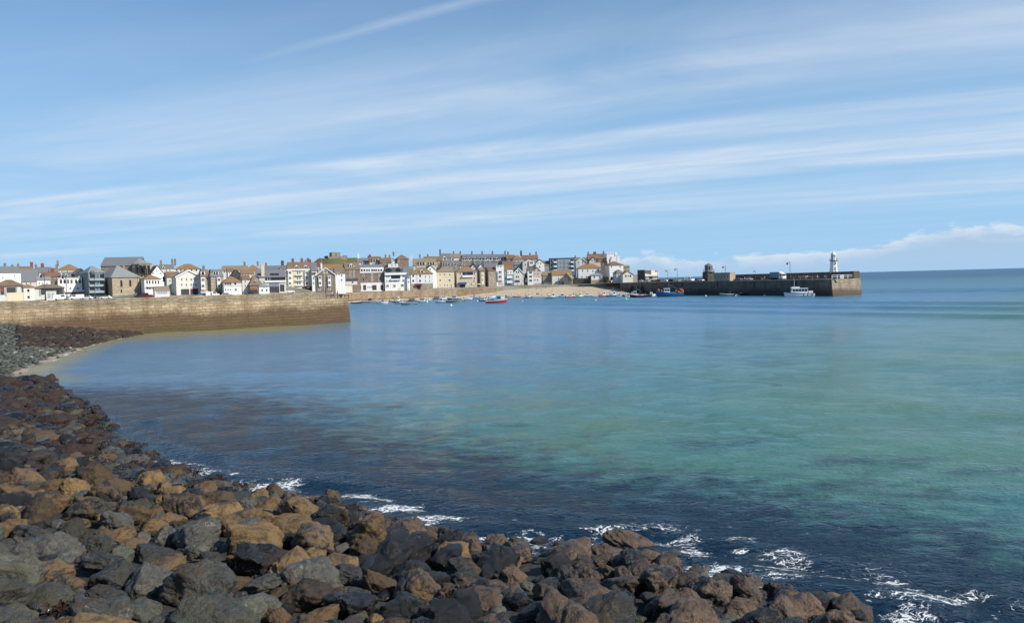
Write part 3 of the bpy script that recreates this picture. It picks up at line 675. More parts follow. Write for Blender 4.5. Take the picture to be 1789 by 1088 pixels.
for px, py, wpx, hr, cls, lab in HAND:
    p = gz(px, py+wpx*hr*.3); dd = p.y
    r = wpx/2*dd/F/1.12
    shp = None; rot = None; sc = (1, 1, max(.7, hr*1.35))
    if lab and lab.startswith('pointed brown'): shp = 3; sc = (1.5, .8, .7); rot = (.1, .42, -.15)
    put_boulder(p.x, p.y+r*.3, p.z+r*hr*.35, r, cls, lab, shp, rot, sc)
# fill the bank
cand = []
tries = 0
pl = [(x, y, r) for x, y, z, r in placed]
sizes = sorted([float(np.clip(np.exp(nr.randn()*.38)*.38, .18, .76)) for _ in range(5200)], reverse=True)
XY = np.stack([nr.uniform(-30, 13, 5200), 12+33*nr.rand(5200)**1.15], 1)
SS = sdist(XY[:, 0], XY[:, 1]); ZZ = land_z(XY[:, 0], XY[:, 1])
cell = {}
def near(x, y, r, fac):
    i, j = int(x//2), int(y//2)
    for a in (-1, 0, 1):
        for b_ in (-1, 0, 1):
            for q in cell.get((i+a, j+b_), ()):
                if (q[0]-x)**2+(q[1]-y)**2 < (fac*(q[2]+r))**2: return True
    return False
def addc(x, y, r): cell.setdefault((int(x//2), int(y//2)), []).append((x, y, r))
for q in pl: addc(*q)
for (x, y), s_, z, r in zip(XY, SS, ZZ, sizes):
    if s_ < .25 or (s_ < 2.5 and r > .5) or (s_ < .9 and rnd.random() < .4): continue
    q = project((x, y, z+r*.3))
    if not (-60 < q[0] < 1860 and q[1] < 1150): continue
    if y > 37 and r > .6: continue
    if near(x, y, r, .76): continue
    addc(x, y, r); cand.append((x, y, z, r, q, s_))
def classify(q, s_, x, y):
    px, py = q; u = rnd.random()
    if s_ < 2.2 and px > 600: return 'brown' if u < .85 else 'wet'
    if px > 820: return 'brown' if u < .45 else ('wet' if u < .8 else 'mixed')
    if px > 560: return 'ochre' if u < .16 else ('wet' if u < .62 else 'mixed')
    if py < 810: return 'wet' if u < .55 else ('mixed' if u < .8 else 'green')
    if py < 940: return 'ochre' if u < .45 else ('mixed' if u < .66 else ('wet' if u < .88 else 'green'))
    if px > 420: return 'mixed' if u < .35 else ('ochre' if u < .55 else ('grey' if u < .8 else 'wet'))
    return 'grey' if u < .42 else ('green' if u < .75 else ('mixed' if u < .9 else 'ochre'))
cand.sort(key=lambda c_: -c_[3]/c_[1])
small = []
n_ind = 298-len(placed)
for i, (x, y, z, r, q, s_) in enumerate(cand):
    if i < n_ind: put_boulder(x, y, z+r*rnd.uniform(.25, .6), r, classify(q, s_, x, y), sc=(1, 1, rnd.uniform(.75, 1.15)))
    else: small.append((x, y, z, r))
print('boulders', len(placed), 'rest', len(small))
def scatter(name, pts, sub, mats, kindv='stuff', weights=None, flat=.75):
    Vs = []; Fs = []; mi = []; off = 0
    for (x, y, z, r) in pts:
        V, Fc = LOW[sub][rnd.randrange(14)]
        e = Matrix.Rotation(rnd.uniform(0, 6.28), 3, 'Z') @ Matrix.Rotation(rnd.uniform(-.5, .5), 3, 'X')
        W = V@np.array(e).T*r; W[:, 2] *= rnd.uniform(flat-.1, flat+.2)
        Vs.append(W+np.array([x, y, z])); Fs.append(Fc+off); off += len(V)
        k = rnd.choices(range(len(mats)), weights)[0]; mi.append(np.full(len(Fc), k))
    me = npmesh(name, np.concatenate(Vs), np.concatenate(Fs), mats, True, np.concatenate(mi))
    o = link(name, me); o['kind'] = kindv; return o, np.concatenate(Vs)
# small stones filling the gaps
pts = []
XY = np.stack([nr.uniform(-30, 13, 6500), 13+32*nr.rand(6500)], 1); SS = sdist(XY[:, 0], XY[:, 1]); ZZ = land_z(XY[:, 0], XY[:, 1])
for (x, y), s_, z in zip(XY, SS, ZZ):
    if s_ < -.9: continue
    q = project((x, y, z))
    if not (-60 < q[0] < 1860 and q[1] < 1130): continue
    r = rnd.uniform(.12, .36)
    pts.append((x, y, z+r*rnd.uniform(-.1, .8), r))
    if len(pts) > 420: break
o, _ = scatter('rubble', pts+[(x, y, z+r*.3, r) for x, y, z, r in small], 3 if len(pts) < 2600 else 2, ['rock_grey', 'rock_brown', 'rock_wet', 'rock_mixed', 'rock_green'], weights=[2, 3, 6, 3, 1])
# weed-covered rocks further along the shore
pts = []
XY = np.stack([nr.uniform(-75, -12, 12000), 34+52*nr.rand(12000)], 1); SS = sdist(XY[:, 0], XY[:, 1]); ZZ = land_z(XY[:, 0], XY[:, 1])
for (x, y), s_, z in zip(XY, SS, ZZ):
    q = project((x, y, z))
    if not (-60 < q[0] < 460 and 664 < q[1] < 900): continue
    lim = -1.3
    if s_ < lim or (s_ < -.5 and rnd.random() < .70): continue
    r = min(1.0, .2+abs(rnd.gauss(0, .28)))*(1.0 if s_ > 0 else .75)
    pts.append((x, y, max(z, -.35)+r*rnd.uniform(.0, .35), r))
    if len(pts) > 1500: break
near_ = [p_ for p_ in pts if p_[1]+rnd.gauss(0, 3) < 49]; pts = [p_ for p_ in pts if p_ not in set(near_)]
o, WV2 = scatter('dark_shore_rocks', near_, 3, ['rock_wet', 'rock_mixed', 'rock_green', 'rock_weed', 'rock_grey'], weights=[2.2, 2, 1, 7, 1])
o, WV = scatter('weed_covered_rocks', pts, 3, ['rock_weed', 'rock_wet', 'rock_green'], weights=[9, 2.5, .7])
# fronds of seaweed on them
m, t, b = newmat('seaweed'); P = geo_pos(t)
lk(t, t.mix(t.noise(P, 3, 4), (.012, .006, .004), (.07, .034, .015)), b, 'Base Color'); b.inputs['Roughness'].default_value = .3
def fronds(name, base, n, L=(.12, .3)):
    V = []; Fc = []
    idx = nr.choice(len(base), n)
    for i in idx:
        p = base[i]; a = rnd.uniform(0, 6.28); l = rnd.uniform(*L); w_ = rnd.uniform(.02, .05); up = rnd.uniform(.0, .06)
        d = np.array([math.cos(a), math.sin(a), 0]); sd_ = np.array([-d[1], d[0], rnd.uniform(-.6, .6)])*w_
        k = len(V)
        for q, zz_ in ((0, 0), (.5, up), (1, -.12+up*.5)):
            c_ = p+d*l*q+np.array([0, 0, zz_]); V += [c_-sd_*(1-q*.6), c_+sd_*(1-q*.6)]
        Fc += [(k, k+1, k+3, k+2), (k+2, k+3, k+5, k+4)]
    o = link(name, npmesh(name, V, Fc, ['seaweed'])); o['kind'] = 'stuff'; return o
up = WV[(WV[:, 2] > -.05)]; u2 = WV2[WV2[:, 2] > -.05]; u2 = u2[sdist(u2[:, 0], u2[:, 1]) < 2.6]; fronds('seaweed', u2, 6000, (.1, .24))
fronds('seaweed', up, 16000, (.1, .26))
# a few weedy clumps on the nearer rocks
extra = []
for px, py, rr_ in [(190, 790, .7), (225, 785, .8), (250, 805, .6), (820, 1055, .45), (800, 1070, .4), (375, 845, .5), (330, 835, .6), (120, 1083, .4), (155, 735, 1.2), (100, 745, 1.5), (290, 830, .7)]:
    p = gz(px, py)
    for k in range(60): extra.append((p.x+rnd.gauss(0, rr_*.6), p.y+rnd.gauss(0, rr_*.6), p.z+rnd.uniform(.05, .4)))
fronds('seaweed', np.array(extra), 1800, (.1, .22))
# pebble spit at the foot of the pier
pts = []; dk = []
XY = np.stack([nr.uniform(-125, -45, 26000), 78+84*nr.rand(26000)], 1); SS = sdist(XY[:, 0], XY[:, 1]); ZZ = land_z(XY[:, 0], XY[:, 1])
for (x, y), s_, z in zip(XY, SS, ZZ):
    q = project((x, y, z))
    if not (-60 < q[0] < 300 and 550 < q[1] < 668) or s_ < -.5: continue
    if (x-wallA.x)*WN.x+(y-wallA.y)*WN.y < 1.5: continue
    px, py = q
    band = abs((py-592)-(px-120)*.02) < 16 and px > 30
    if band and rnd.random() < .8:
        r = rnd.uniform(.3, .75); dk.append((x, y, z+r*.3, r))
    elif rnd.random() < np.clip((s_-.2)/2.2, .08, 1):
        r = rnd.uniform(.14, .42); pts.append((x, y, z+r*.25, r))
dk = dk[:900]; pts = pts[:5200]
print('spit', len(pts), len(dk))
scatter('pebbles', pts, 1, ['pebble_a', 'pebble_b', 'pebble_c'], weights=[6, 6, .35])
scatter('dark_shore_rocks', dk, 2, ['rock_weed', 'rock_wet', 'rock_green'], weights=[7, 1.2, 1.5])
# ------------------------------------------------------------------ buildings
def nvec(az_dir, rel):
    n0 = Vector((-math.sin(az_dir), -math.cos(az_dir))); a = R(rel)
    return Vector((n0.x*math.cos(a)-n0.y*math.sin(a), n0.x*math.sin(a)+n0.y*math.cos(a)))
UNIT = {}
def unit_box():
    if 'b' not in UNIT:
        UNIT['b'] = MB().box(-.5, .5, 0, 1, 0, 1)
    return UNIT['b']
def frame_mesh(style):
    k = 'f'+style
    if k not in UNIT:
        mb = MB(); e = .14 if style != 'thin' else .09
        mb.box(-.5, .5, -.07, .05, 0, e*.8).box(-.5, .5, -.07, .05, 1-e*.7, 1).box(-.5, -.5+e, -.07, .05, e*.8, 1-e*.7).box(.5-e, .5, -.07, .05, e*.8, 1-e*.7)
        if style == 'sash': mb.box(-.5+e, .5-e, -.04, .05, .48, .54)
        if style == 'cross': mb.box(-.03, .03, -.045, .05, e*.8, 1-e*.7).box(-.5+e, -.03, -.04, .05, .5, .55).box(.03, .5-e, -.04, .05, .5, .55)
        if style == 'strip':
            for q in (-.25, 0, .25): mb.box(q-.02, q+.02, -.045, .05, e*.8, 1-e*.7)
        UNIT[k] = mb.mesh('window', 'trim')
        p = MB(); p.quad([(-.5+e, -.01, e*.8), (.5-e, -.01, e*.8), (.5-e, -.01, 1-e*.7), (-.5+e, -.01, 1-e*.7)])
        UNIT['p'+style] = p.mesh('pane', 'glass')
    return UNIT[k], UNIT['p'+style]
class Bld:
    def __init__(s, name, label, x0, x1, ye, D, yr=None, roof='side', wall='white', roofm='slate', dep=9, rel=6, cat='house', group=None, over=.3, yb=None, parapet=.25, base=None):
        pc = (x0+x1)/2; C = at(pc, ye, D); az_ = math.atan2(C.x, C.y); n = nvec(az_, rel); tt = Vector((-n.y, n.x))
        s.C, s.n, s.t, s.D, s.dep = C, n, tt, D, dep
        zb = min(town_z(pc, D), town_z(pc, D+dep))-.6 if base is None else base
        s.zb = zb; s.o = empty(name, (C.x, C.y, zb), math.atan2(tt.y, tt.x)); tag(s.o, label, cat, group)
        s.l0 = s.loc(x0, ye)[0]; s.l1 = s.loc(x1, ye)[0]; s.ze = s.loc(pc, ye)[1]
        s.zr = s.ze if yr is None else at(pc, yr, D+(dep/2 if roof in ('side', 'hip', 'mansard') else .3)).z-zb
        if roof in ('shed',): s.zr = at(pc, yr, D+dep).z-zb
        s.roofk = roof; s.walls(wall, roofm, over, parapet)
    def loc(s, px, py):
        d = ray(px, py); den = d.x*s.n.x+d.y*s.n.y; k = (s.C.x*s.n.x+s.C.y*s.n.y)/den
        return ((d.x*k-s.C.x)*s.t.x+(d.y*k-s.C.y)*s.t.y, CAMZ+d.z*k-s.zb)
    def walls(s, wall, roofm, ov, par):
        a, b_, e, r_, d = s.l0, s.l1, s.ze, s.zr, s.dep; mb = MB(); w_ = b_-a; mid = (a+b_)/2
        k = s.roofk
        if k == 'side': mb.poly_prism([(0, 0), (d, 0), (d, e), (d/2, r_-.05), (0, e)], a, b_, 'x')
        elif k == 'front': mb.poly_prism([(a, 0), (b_, 0), (b_, e), (mid, r_-.05), (a, e)], 0, d, 'y')
        elif k == 'shed': mb.poly_prism([(0, 0), (d, 0), (d, r_-.05), (0, e-.05)], a, b_, 'x')
        else: mb.box(a, b_, 0, d, 0, e)
        mb.build('wall', wall, s.o)
        rb = MB(); th = .18
        if k == 'side':
            sl = (r_-e)/(d/2)
            rb.poly_prism([(-ov, e-ov*sl), (d/2, r_), (d+ov, e-ov*sl), (d+ov, e-ov*sl+th), (d/2, r_+th*1.1), (-ov, e-ov*sl+th)], a-ov*.6, b_+ov*.6, 'x')
        elif k == 'front':
            sl = (r_-e)/(w_/2)
            rb.poly_prism([(a-ov, e-ov*sl), (mid, r_), (b_+ov, e-ov*sl), (b_+ov, e-ov*sl+th), (mid, r_+th*1.1), (a-ov, e-ov*sl+th)], -ov, d+ov*.5, 'y')
        elif k == 'hip':
            i_ = min(w_/2-.3, d/2*.95); x0, x1 = a-ov, b_+ov
            base = [(x0, -ov), (x1, -ov), (x1, d+ov), (x0, d+ov)]
            A, B = (a+i_, d/2, r_), (b_-i_, d/2, r_); z0 = e+.02
            lo = [(p[0], p[1], z0-.15) for p in base]; hi = [(p[0], p[1], z0+.05) for p in base]
            for q in range(4): rb.quad([lo[q], lo[(q+1) % 4], hi[(q+1) % 4], hi[q]])
            rb.quad(list(reversed(lo)))
            rb.quad([hi[0], hi[1], B, A]); rb.quad([hi[1], hi[2], B]); rb.quad([hi[2], hi[3], A, B]); rb.quad([hi[3], hi[0], A])
        elif k == 'mansard':
            i_ = (r_-e)*.35
            lo = [(a-ov, -ov), (b_+ov, -ov), (b_+ov, d+ov), (a-ov, d+ov)]; hi = [(a+i_*.5, i_), (b_-i_*.5, i_), (b_-i_*.5, d-i_), (a+i_*.5, d-i_)]
            rb.ring([[(p[0], p[1], e+.02) for p in lo], [(p[0], p[1], r_) for p in hi]])
        elif k == 'flat':
            rb.box(a-par, b_+par, -par, d+par, e+.003, e+.35)
        elif k == 'shed':
            sl = (r_-e)/d
            rb.poly_prism([(-ov, e-ov*sl), (d+ov, r_+ov*sl), (d+ov, r_+ov*sl+th), (-ov, e-ov*sl+th)], a-ov, b_+ov, 'x')
        s.roof = rb.build('roof', roofm, s.o)
    def slope_y(s, z):
        if s.roofk in ('side', 'hip'): return max(0, (z-s.ze)/max(.1, s.zr-s.ze)*s.dep/2)
        if s.roofk == 'mansard': return max(0, (z-s.ze)*.35)
        return 0
    def win(s, px, py, w=2.6, h=4.6, style='sash', pane=None, off=0.0):      # photo pixels of the centre and size
        x, z = s.loc(px, py); k = s.D/F*1.02; ca = max(.55, abs(math.cos(math.atan2(s.C.x, s.C.y))))
        ww, hh = w*k*ca/ max(.6, 1), h*k
        fm, pm = frame_mesh(style); o = link('window', fm, s.o, (x, -.01-off, z-hh/2)); o.scale = (ww, 1, hh)
        p = link('pane', pm, o)
        if pane: p.material_slots[0].link = 'OBJECT'; p.material_slots[0].material = MATS[pane]
        return o
    def grid(s, pxs, pys, w=2.6, h=4.6, style='sash', **kw):
        for py in pys:
            for px in pxs: s.win(px, py-(px-(pxs[0]))*.0262*0, w, h, style, **kw)
        return s
    def box(s, name, x0, x1, y0, y1, mat, proud=.3, back=.0, parent=None, mid=None):
        a, z1 = s.loc(x0, y0); b_, z0 = s.loc(x1, y1)
        mb = MB(); mb.box(a, b_, -proud, back-.004, z0, z1)
        return mb.build(name, mat, parent or s.o)
    def bay(s, px, y0, y1, w, ys, mat='white', proud=.7, wh=4.2, ww=None):
        o = s.box('bay', px-w/2, px+w/2, y0, y1, mat, proud)
        for y in ys:
            x, z = s.loc(px, y); k = s.D/F; fm, pm = frame_mesh('cross'); hh = wh*k; ww_ = (ww or w*.72)*k
            q = link('window', fm, o, (x, -proud-.01, z-hh/2)); q.scale = (ww_, 1, hh)
            # the pane of a bay window keeps to two levels below the house
            pb = MB(); pb.quad([(-.36, -.012, .12), (.36, -.012, .12), (.36, -.012, .9), (-.36, -.012, .9)])
            if 'bayj' not in UNIT:
                j = MB(); j.v = []; e = .14
                j.box(-.5, .5, -.07, .05, 0, .1, 0).box(-.5, .5, -.07, .05, .9, 1, 0).box(-.5, -.36, -.07, .05, .1, .9, 0).box(.36, .5, -.07, .05, .1, .9, 0).box(-.04, .04, -.045, .05, .1, .9, 0)
                j.quad([(-.36, -.012, .1), (.36, -.012, .1), (.36, -.012, .9), (-.36, -.012, .9)], 1)
                UNIT['bayj'] = j.mesh('window', ['trim', 'glass'])
            q.data = UNIT['bayj']
        return s
    def chim(s, px, h=2.0, w=1.0, mat='brownstone', ydep=None, pots=2):
        x, _ = s.loc(px, 470); y = s.dep/2 if ydep is None else ydep
        z = s.zr if s.roofk in ('side', 'hip', 'flat', 'mansard') else s.zr-1.0
        if s.roofk == 'front': z = s.ze+(s.zr-s.ze)*(1-min(1, abs(x-(s.l0+s.l1)/2)/((s.l1-s.l0)/2)))
        mb = MB(); mb.box(x-w/2, x+w/2, y-.45, y+.45, z-.8, z+h); mb.box(x-w/2-.08, x+w/2+.08, y-.53, y+.53, z+h+.002, z+h+.16)
        for q in range(pots):
            xx = x+(q-(pots-1)/2)*w*.45; mb.lathe([(.13, z+h+.16), (.16, z+h+.3), (.11, z+h+.75)], 8, xx, y)
        mb.build('chimney', mat, s.roof); return s
    def dormer(s, px, py, w=6, h=7, mat='white', roofm=None, flat=False, two=False):
        x, z = s.loc(px, py); k = s.D/F; W, H = w*k, h*k; zb = z-H/2; zt = z+H/2
        y0 = s.slope_y(zb)-.15; y1 = s.dep/2 if s.roofk != 'mansard' else s.dep*.4
        mb = MB(); e = zb+H*(.9 if flat else .62)
        if flat: mb.box(x-W/2, x+W/2, y0, y1, zb-.3, zt)
        else: mb.poly_prism([(x-W/2, zb-.3), (x+W/2, zb-.3), (x+W/2, e), (x, zt), (x-W/2, e)], y0, y1, 'y')
        d = mb.build('dormer', mat, s.o)
        rb = MB()
        if flat: rb.box(x-W/2-.15, x+W/2+.15, y0-.2, y1+.1, zt+.003, zt+.14)
        else:
            sl = (zt-e)/(W/2)
            rb.poly_prism([(x-W/2-.2, e-.2*sl+.02), (x, zt+.02), (x+W/2+.2, e-.2*sl+.02), (x+W/2+.2, e-.2*sl+.16), (x, zt+.18), (x-W/2-.2, e-.2*sl+.16)], y0-.2, y1+.1, 'y')
        rb.build('dormer_roof', roofm or s.roof.data.materials[0].name, d)
        for xx in ([x] if not two else [x-W*.22, x+W*.22]):
            pb = MB(); ww = W*(.3 if not two else .17)
            pb.box(xx-ww, xx+ww, y0-.03, y0-.003, zb+H*.1, e-H*.06); pb.build('pane', 'glass', d)
        return s
    def barge(s, mat='trim'):
        a, b_, e, r_ = s.l0, s.l1, s.ze, s.zr; mid = (a+b_)/2; sl = (r_-e)/((b_-a)/2); ov = .45; mb = MB()
        mb.poly_prism([(a-ov, e-ov*sl-.25), (mid, r_-.25), (b_+ov, e-ov*sl-.25), (b_+ov, e-ov*sl+.24), (mid, r_+.28), (a-ov, e-ov*sl+.24)], -.48, -.34, 'y')
        mb.build('bargeboard', mat, s.o); return s
def B(*a, **k): return Bld(*a, **k)
ns = 'house'
# ---- far left front
b = B('house', 'plain white building cut by the left edge of the photo', -22, 36, 476, 352, 466, 'side', 'white', 'slate', rel=14); b.win(25, 482, 2.2, 4); b.win(5, 485, 2.4, 4); b.chim(-8)
b = B('seafront_shelter', 'open grey shelter with a brown pyramid roof in front of the white building', -2, 40, 499, 328, 488.5, 'hip', 'palegrey', 'lichenbrown', dep=7, rel=12, cat='shelter', over=.6)
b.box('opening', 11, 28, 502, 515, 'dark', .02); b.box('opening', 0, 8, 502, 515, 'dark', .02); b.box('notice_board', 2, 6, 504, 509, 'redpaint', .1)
for q in (9.5, 29, 38.5): b.box('post', q-.6, q+.6, 499.5, 517, 'iron', .4, -.2)
b = B('house', 'house with a broad slate roof and a white right end at far left', 16, 66, 491, 372, 471, 'side', 'palegrey', 'slate', rel=-4); b.grid([38, 46, 54], [495], 2.5, 4.2); b.chim(20); b.chim(62)
b = B('house', 'small white gabled house right of the broad slate roof', 64, 88, 489, 366, 484, 'side', 'white', 'slatepale', rel=2, dep=7); b.grid([69, 75, 82], [495], 2, 4)
b = B('kiosk', 'little cream kiosk with an orange tiled roof above the pier wall', 41, 60, 502, 322, 496.5, 'hip', 'offwhite', 'lichen', dep=5, rel=8, cat='kiosk'); b.win(49.5, 507.5, 5, 5.5, 'thin'); b.win(50, 519, 5, 5, 'thin')
B('yard_wall', 'low pale yellow wall beside the little cream kiosk', 12, 41, 512.5, 318, None, 'flat', 'cream', 'cream', dep=.6, rel=8, cat='wall', parapet=.03)
b = B('seafront_shelter', 'long dark open shelter under a low orange brown roof', 60, 112, 503, 338, 496.5, 'hip', 'palegrey', 'lichenmid', dep=7, rel=5, cat='shelter', over=.5)
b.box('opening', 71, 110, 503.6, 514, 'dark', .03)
for q in (70, 80, 91, 102, 111.3): b.box('post', q-.6, q+.6, 503.2, 517, 'iron', .4, -.2)
b = B('bin_store', 'pale grey boarded hut in front of the long dark shelter', 80.5, 98, 510, 322, None, 'flat', 'palegrey', 'palegrey', dep=2.5, rel=6, cat='hut', parapet=.05)
b.box('door', 83, 88.5, 512, 521, 'lightglass', .03); b.box('door', 90, 95.5, 512, 521, 'lightglass', .03)
b = B('house', 'white shop with a long row of upper windows above a dark shop front', 101, 143, 486, 352, 483.5, 'flat', 'white', 'palegrey', rel=3, dep=10, cat='shop')
for q in (106.5, 113, 119, 125, 133, 139.5): b.win(q, 491.8, 4.4, 7.6, 'thin', pane='paleglass' if q in (119, 125) else None)
b.grid([110, 123, 136], [503.8], 4.5, 3.8, 'cross'); b.box('shop_sign', 113, 152, 507, 509.5, 'trim', .5); b.box('fascia', 114, 151, 509.6, 511.5, 'navy', .4); b.box('shopfront', 126, 152, 511.6, 519, 'dark', .1); b.box('awning', 133, 151, 511, 513.4, 'redpaint', 1.0); b.box('door', 116, 124, 511, 520, 'offwhite', .06)
b = B('apartment_block', 'blue grey modern flats with glazed balconies facing right', 154, 183, 476, 349, 464.5, 'hip', 'bluegrey', 'slatepale', rel=12, dep=17, cat='flats')
for y in (482, 493, 503.5):
    b.box('glazing', 157, 166.5, y-3.3, y+3.4, 'glass', .06); b.box('glazing', 168.5, 172.5, y-3.3, y+3.4, 'paleglass', .06); b.box('glazing', 174.5, 180.5, y-3.3, y+3.4, 'glass', .06)
for y in (487, 497.5, 508.5): b.box('balcony', 155.5, 181.5, y, y+2.8, 'lightglass', 1.0)
b.box('corner_post', 153.6, 155.2, 476.5, 517, 'bluegrey', 1.05); b.box('corner_post', 181.7, 183.3, 476.5, 517, 'bluegrey', 1.05); b.box('ground_floor', 156, 181, 511.5, 517, 'glass', .05)
b = B('house', 'dark blue grey wing with a red brick end between shop and modern flats', 130, 153, 478, 364, 469, 'front', 'dark', 'slate', rel=8, dep=10); b.box('brick_panel', 145, 153, 489, 512, 'redbrick', .15); b.win(139, 484, 3, 4)
b = B('stone_hall', 'tan stone chapel hall with grey hipped roof and two arched windows', 195, 243, 484, 352, 464, 'hip', 'stone', 'slatepale', rel=19, dep=19, cat='chapel', over=.5)
def arched(b, px, y0, y1, w, pane='glass', proud=.05, name='arched_window'):
    xa, z1 = b.loc(px-w/2, y0); xb, z0 = b.loc(px+w/2, y1); pts = [(xa, z0), (xb, z0)]; r_ = (xb-xa)/2; zc = z1-r_
    for i in range(9): a = math.pi*i/8; pts.append(((xa+xb)/2+r_*math.cos(a), zc+r_*1.1*math.sin(a)))
    fr = MB(); c_ = ((xa+xb)/2, (z0+z1)/2); big = [((p[0]-c_[0])*1.3+c_[0], (p[1]-c_[1])*1.14+c_[1]) for p in pts]
    fr.poly_prism(big, -proud, .1, 'y'); o = fr.build(name, 'stone', b.o)
    pb = MB(); pb.poly_prism(pts, -proud-.03, -proud-.004, 'y'); pb.build('pane', pane, o)
arched(b, 212, 489.5, 501, 4.2); arched(b, 227.5, 489, 500, 4.2); arched(b, 212, 506, 511, 2.6)
b.box('drainpipe', 240.6, 241.6, 484.5, 514, 'iron', .15); b.box('drainpipe', 195.3, 196.2, 484.5, 515, 'iron', .15)
b = B('church', 'large church with long dark slate roof and a windowed brown apse', 176, 243, 464, 410, 450, 'side', 'brownstone', 'slate', rel=-12, dep=20, cat='church', over=.4)
b.box('buttress', 215, 219, 464, 480, 'stone', .7)
ap = b; cxy = at(247, 470, 410)
mb = MB(); zb_ = 8; zt = at(247, 461.5, 410).z; zp = at(247, 451, 414).z; base_r = 5.0
pc_ = ap.o.matrix_world
def worldpart(name, mat, parent, mbx, smooth=False):
    o = mbx.build(name, mat, parent, smooth); M_ = Matrix.Translation(parent.location) @ Matrix.Rotation(parent.rotation_euler.z, 4, 'Z'); o.matrix_parent_inverse = M_.inverted(); return o
mb.ring([[(cxy.x+base_r*math.cos(2*math.pi*k/8+.2), cxy.y+1+base_r*math.sin(2*math.pi*k/8+.2), z) for k in range(8)] for z in (zb_, zt)]); apse = worldpart('apse', 'stone', ap.o, mb)
mb = MB(); mb.ring([[(cxy.x+(base_r+.35)*q*math.cos(2*math.pi*k/8+.2)-(1-q)*3, cxy.y+1+(base_r+.35)*q*math.sin(2*math.pi*k/8+.2)+(1-q)*2, z) for k in range(8)] for z, q in ((zt+.01, 1), (zp, .02))]); worldpart('apse_roof', 'slatepale', ap.o, mb)
for px in (236, 243.5, 250, 256.5):
    p0 = at(px-1.3, 477, 404.3); p1 = at(px+1.3, 463, 404.3); mb = MB(); mb.box(p0.x, p1.x, 405.2 if 240 < px < 252 else 405.9, 407, p0.z, p1.z); worldpart('window', 'glass', ap.o, mb)
b = B('house', 'white fronted house under a long orange roof beside the stone hall', 252, 281, 487.5, 354, 480, 'hip', 'white', 'lichen', rel=14, dep=9); b.grid([257, 261.5, 267, 272, 277], [493], 3.1, 7, 'thin'); b.box('shop_awning', 256, 283, 499, 500.6, 'trim', 1.2); b.grid([258, 262], [504], 3, 4)
b = B('house', 'white gable end house with orange roof side above the orange roofed shop', 264.5, 286.5, 478, 388, 464, 'front', 'white', 'lichenbrown', rel=10, dep=11); b.grid([267.5, 281], [477.5], 2.2, 4); b.win(274, 473, 2, 3)
b = B('house', 'tall grey house with dark chimneys left of the orange dome roof', 279, 304, 469, 420, 462.5, 'side', 'palegrey', 'slate', rel=2); b.grid([291, 297], [472], 2.4, 4); b.dormer(286, 466, 4, 5); b.chim(282, 2); b.chim(302, 2.6)
b = B('house', 'wide house under a rounded orange lichen roof with three white dormers', 304, 350, 470, 430, 461, 'hip', 'offwhite', 'lichen', rel=-3, dep=11); b.grid([309, 316, 323, 335, 343], [472], 3, 3.4, 'thin'); b.chim(305, 2.5)
b = B('house', 'narrow grey house with one window left of the gabled inn', 291, 315, 484, 368, 475, 'side', 'palegrey', 'lichenbrown', rel=8); b.win(303, 490, 2.6, 4.4); b.win(297, 490, 2.2, 4)
b = B('harbour_hut', 'low hut with a straw coloured roof behind white railings', 270, 296, 507.5, 336, 500.5, 'side', 'offwhite', 'slatetan', dep=6, rel=6, cat='hut'); b.box('opening', 274, 293, 508.5, 513, 'lightglass', .05)
b = B('inn', 'cream gabled inn with eight white windows above a dark shop front', 307.5, 350, 483, 352, 472, 'front', 'offwhite', 'slatepale', rel=9, dep=14, cat='inn'); b.barge()
b.grid([317.6, 326, 334.3, 342], [488, 497.5], 3.2, 4.6, 'cross'); b.box('shopfront', 316, 331, 505, 514.5, 'dark', .05); b.box('shopfront', 332.5, 346, 504.5, 509.5, 'maroon', .06); b.box('shopfront', 332.5, 346, 510, 514, 'dark', .05)
for q in (308.2, 349.2): b.box('pilaster', q-.9, q+.9, 483.2, 517, 'trim', .22)
b = B('house', 'tan house with a brown mansard roof and stacked white bays beside the inn', 350.5, 367, 483.5, 352, 471, 'mansard', 'stone', 'lichenbrown', rel=7, dep=9); b.bay(354.5, 484.5, 506, 8, [488.8, 499.5], wh=6); b.win(364, 488.5, 2.4, 5); b.win(364, 499, 2.4, 5); b.dormer(354.5, 477, 7, 7, flat=True); b.box('awning', 350, 363, 508.3, 512, 'pinkish', 1.2); b.box('shopfront', 351, 362, 512.2, 516, 'dark', .04); b.chim(358, 1.4)
b = B('house', 'tan house with slate roof, twin white dormers and a white bay on its right', 367, 390, 483.5, 353, 470.5, 'mansard', 'stone', 'slate', rel=7, dep=9); b.win(370.5, 488.5, 2.6, 5); b.win(370.5, 499, 2.6, 5); b.bay(382, 484.5, 504, 7, [488.5, 499.5], wh=6); b.dormer(377, 477, 9.5, 6, flat=True, two=True); b.box('drainpipe', 367.3, 368, 484, 513, 'iron', .12); b.box('shopfront', 369, 386, 509, 515, 'redpaint', .05)
b = B('house', 'broad low house with a tapering orange roof and white ground floor', 390.5, 422, 493, 350, 482.5, 'hip', 'palegrey', 'lichen', rel=8, dep=9); b.box('ground_storey', 391, 421.8, 503, 516, 'white', .12)
for q in (394, 398.3, 402.5): b.win(q, 495.8, 4, 4.4, 'thin')
b.win(411, 495.5, 4.4, 4.2, 'thin'); b.grid([394, 398.5, 403], [506], 2.4, 4, off=.12); b.win(412, 506, 4, 5, off=.12)
b = B('house', 'house with a white front and black gable behind the tapering orange roof', 398, 408, 474, 385, 469, 'side', 'white', 'lichenmid', rel=6, dep=8); b.win(405, 477, 2, 4); b.win(401, 477, 1.8, 3.6)
b = B('house', 'dark boarded gable above the tapering orange roof', 407, 421, 480, 380, 471.5, 'front', 'dark', 'lichen', rel=12, dep=10)
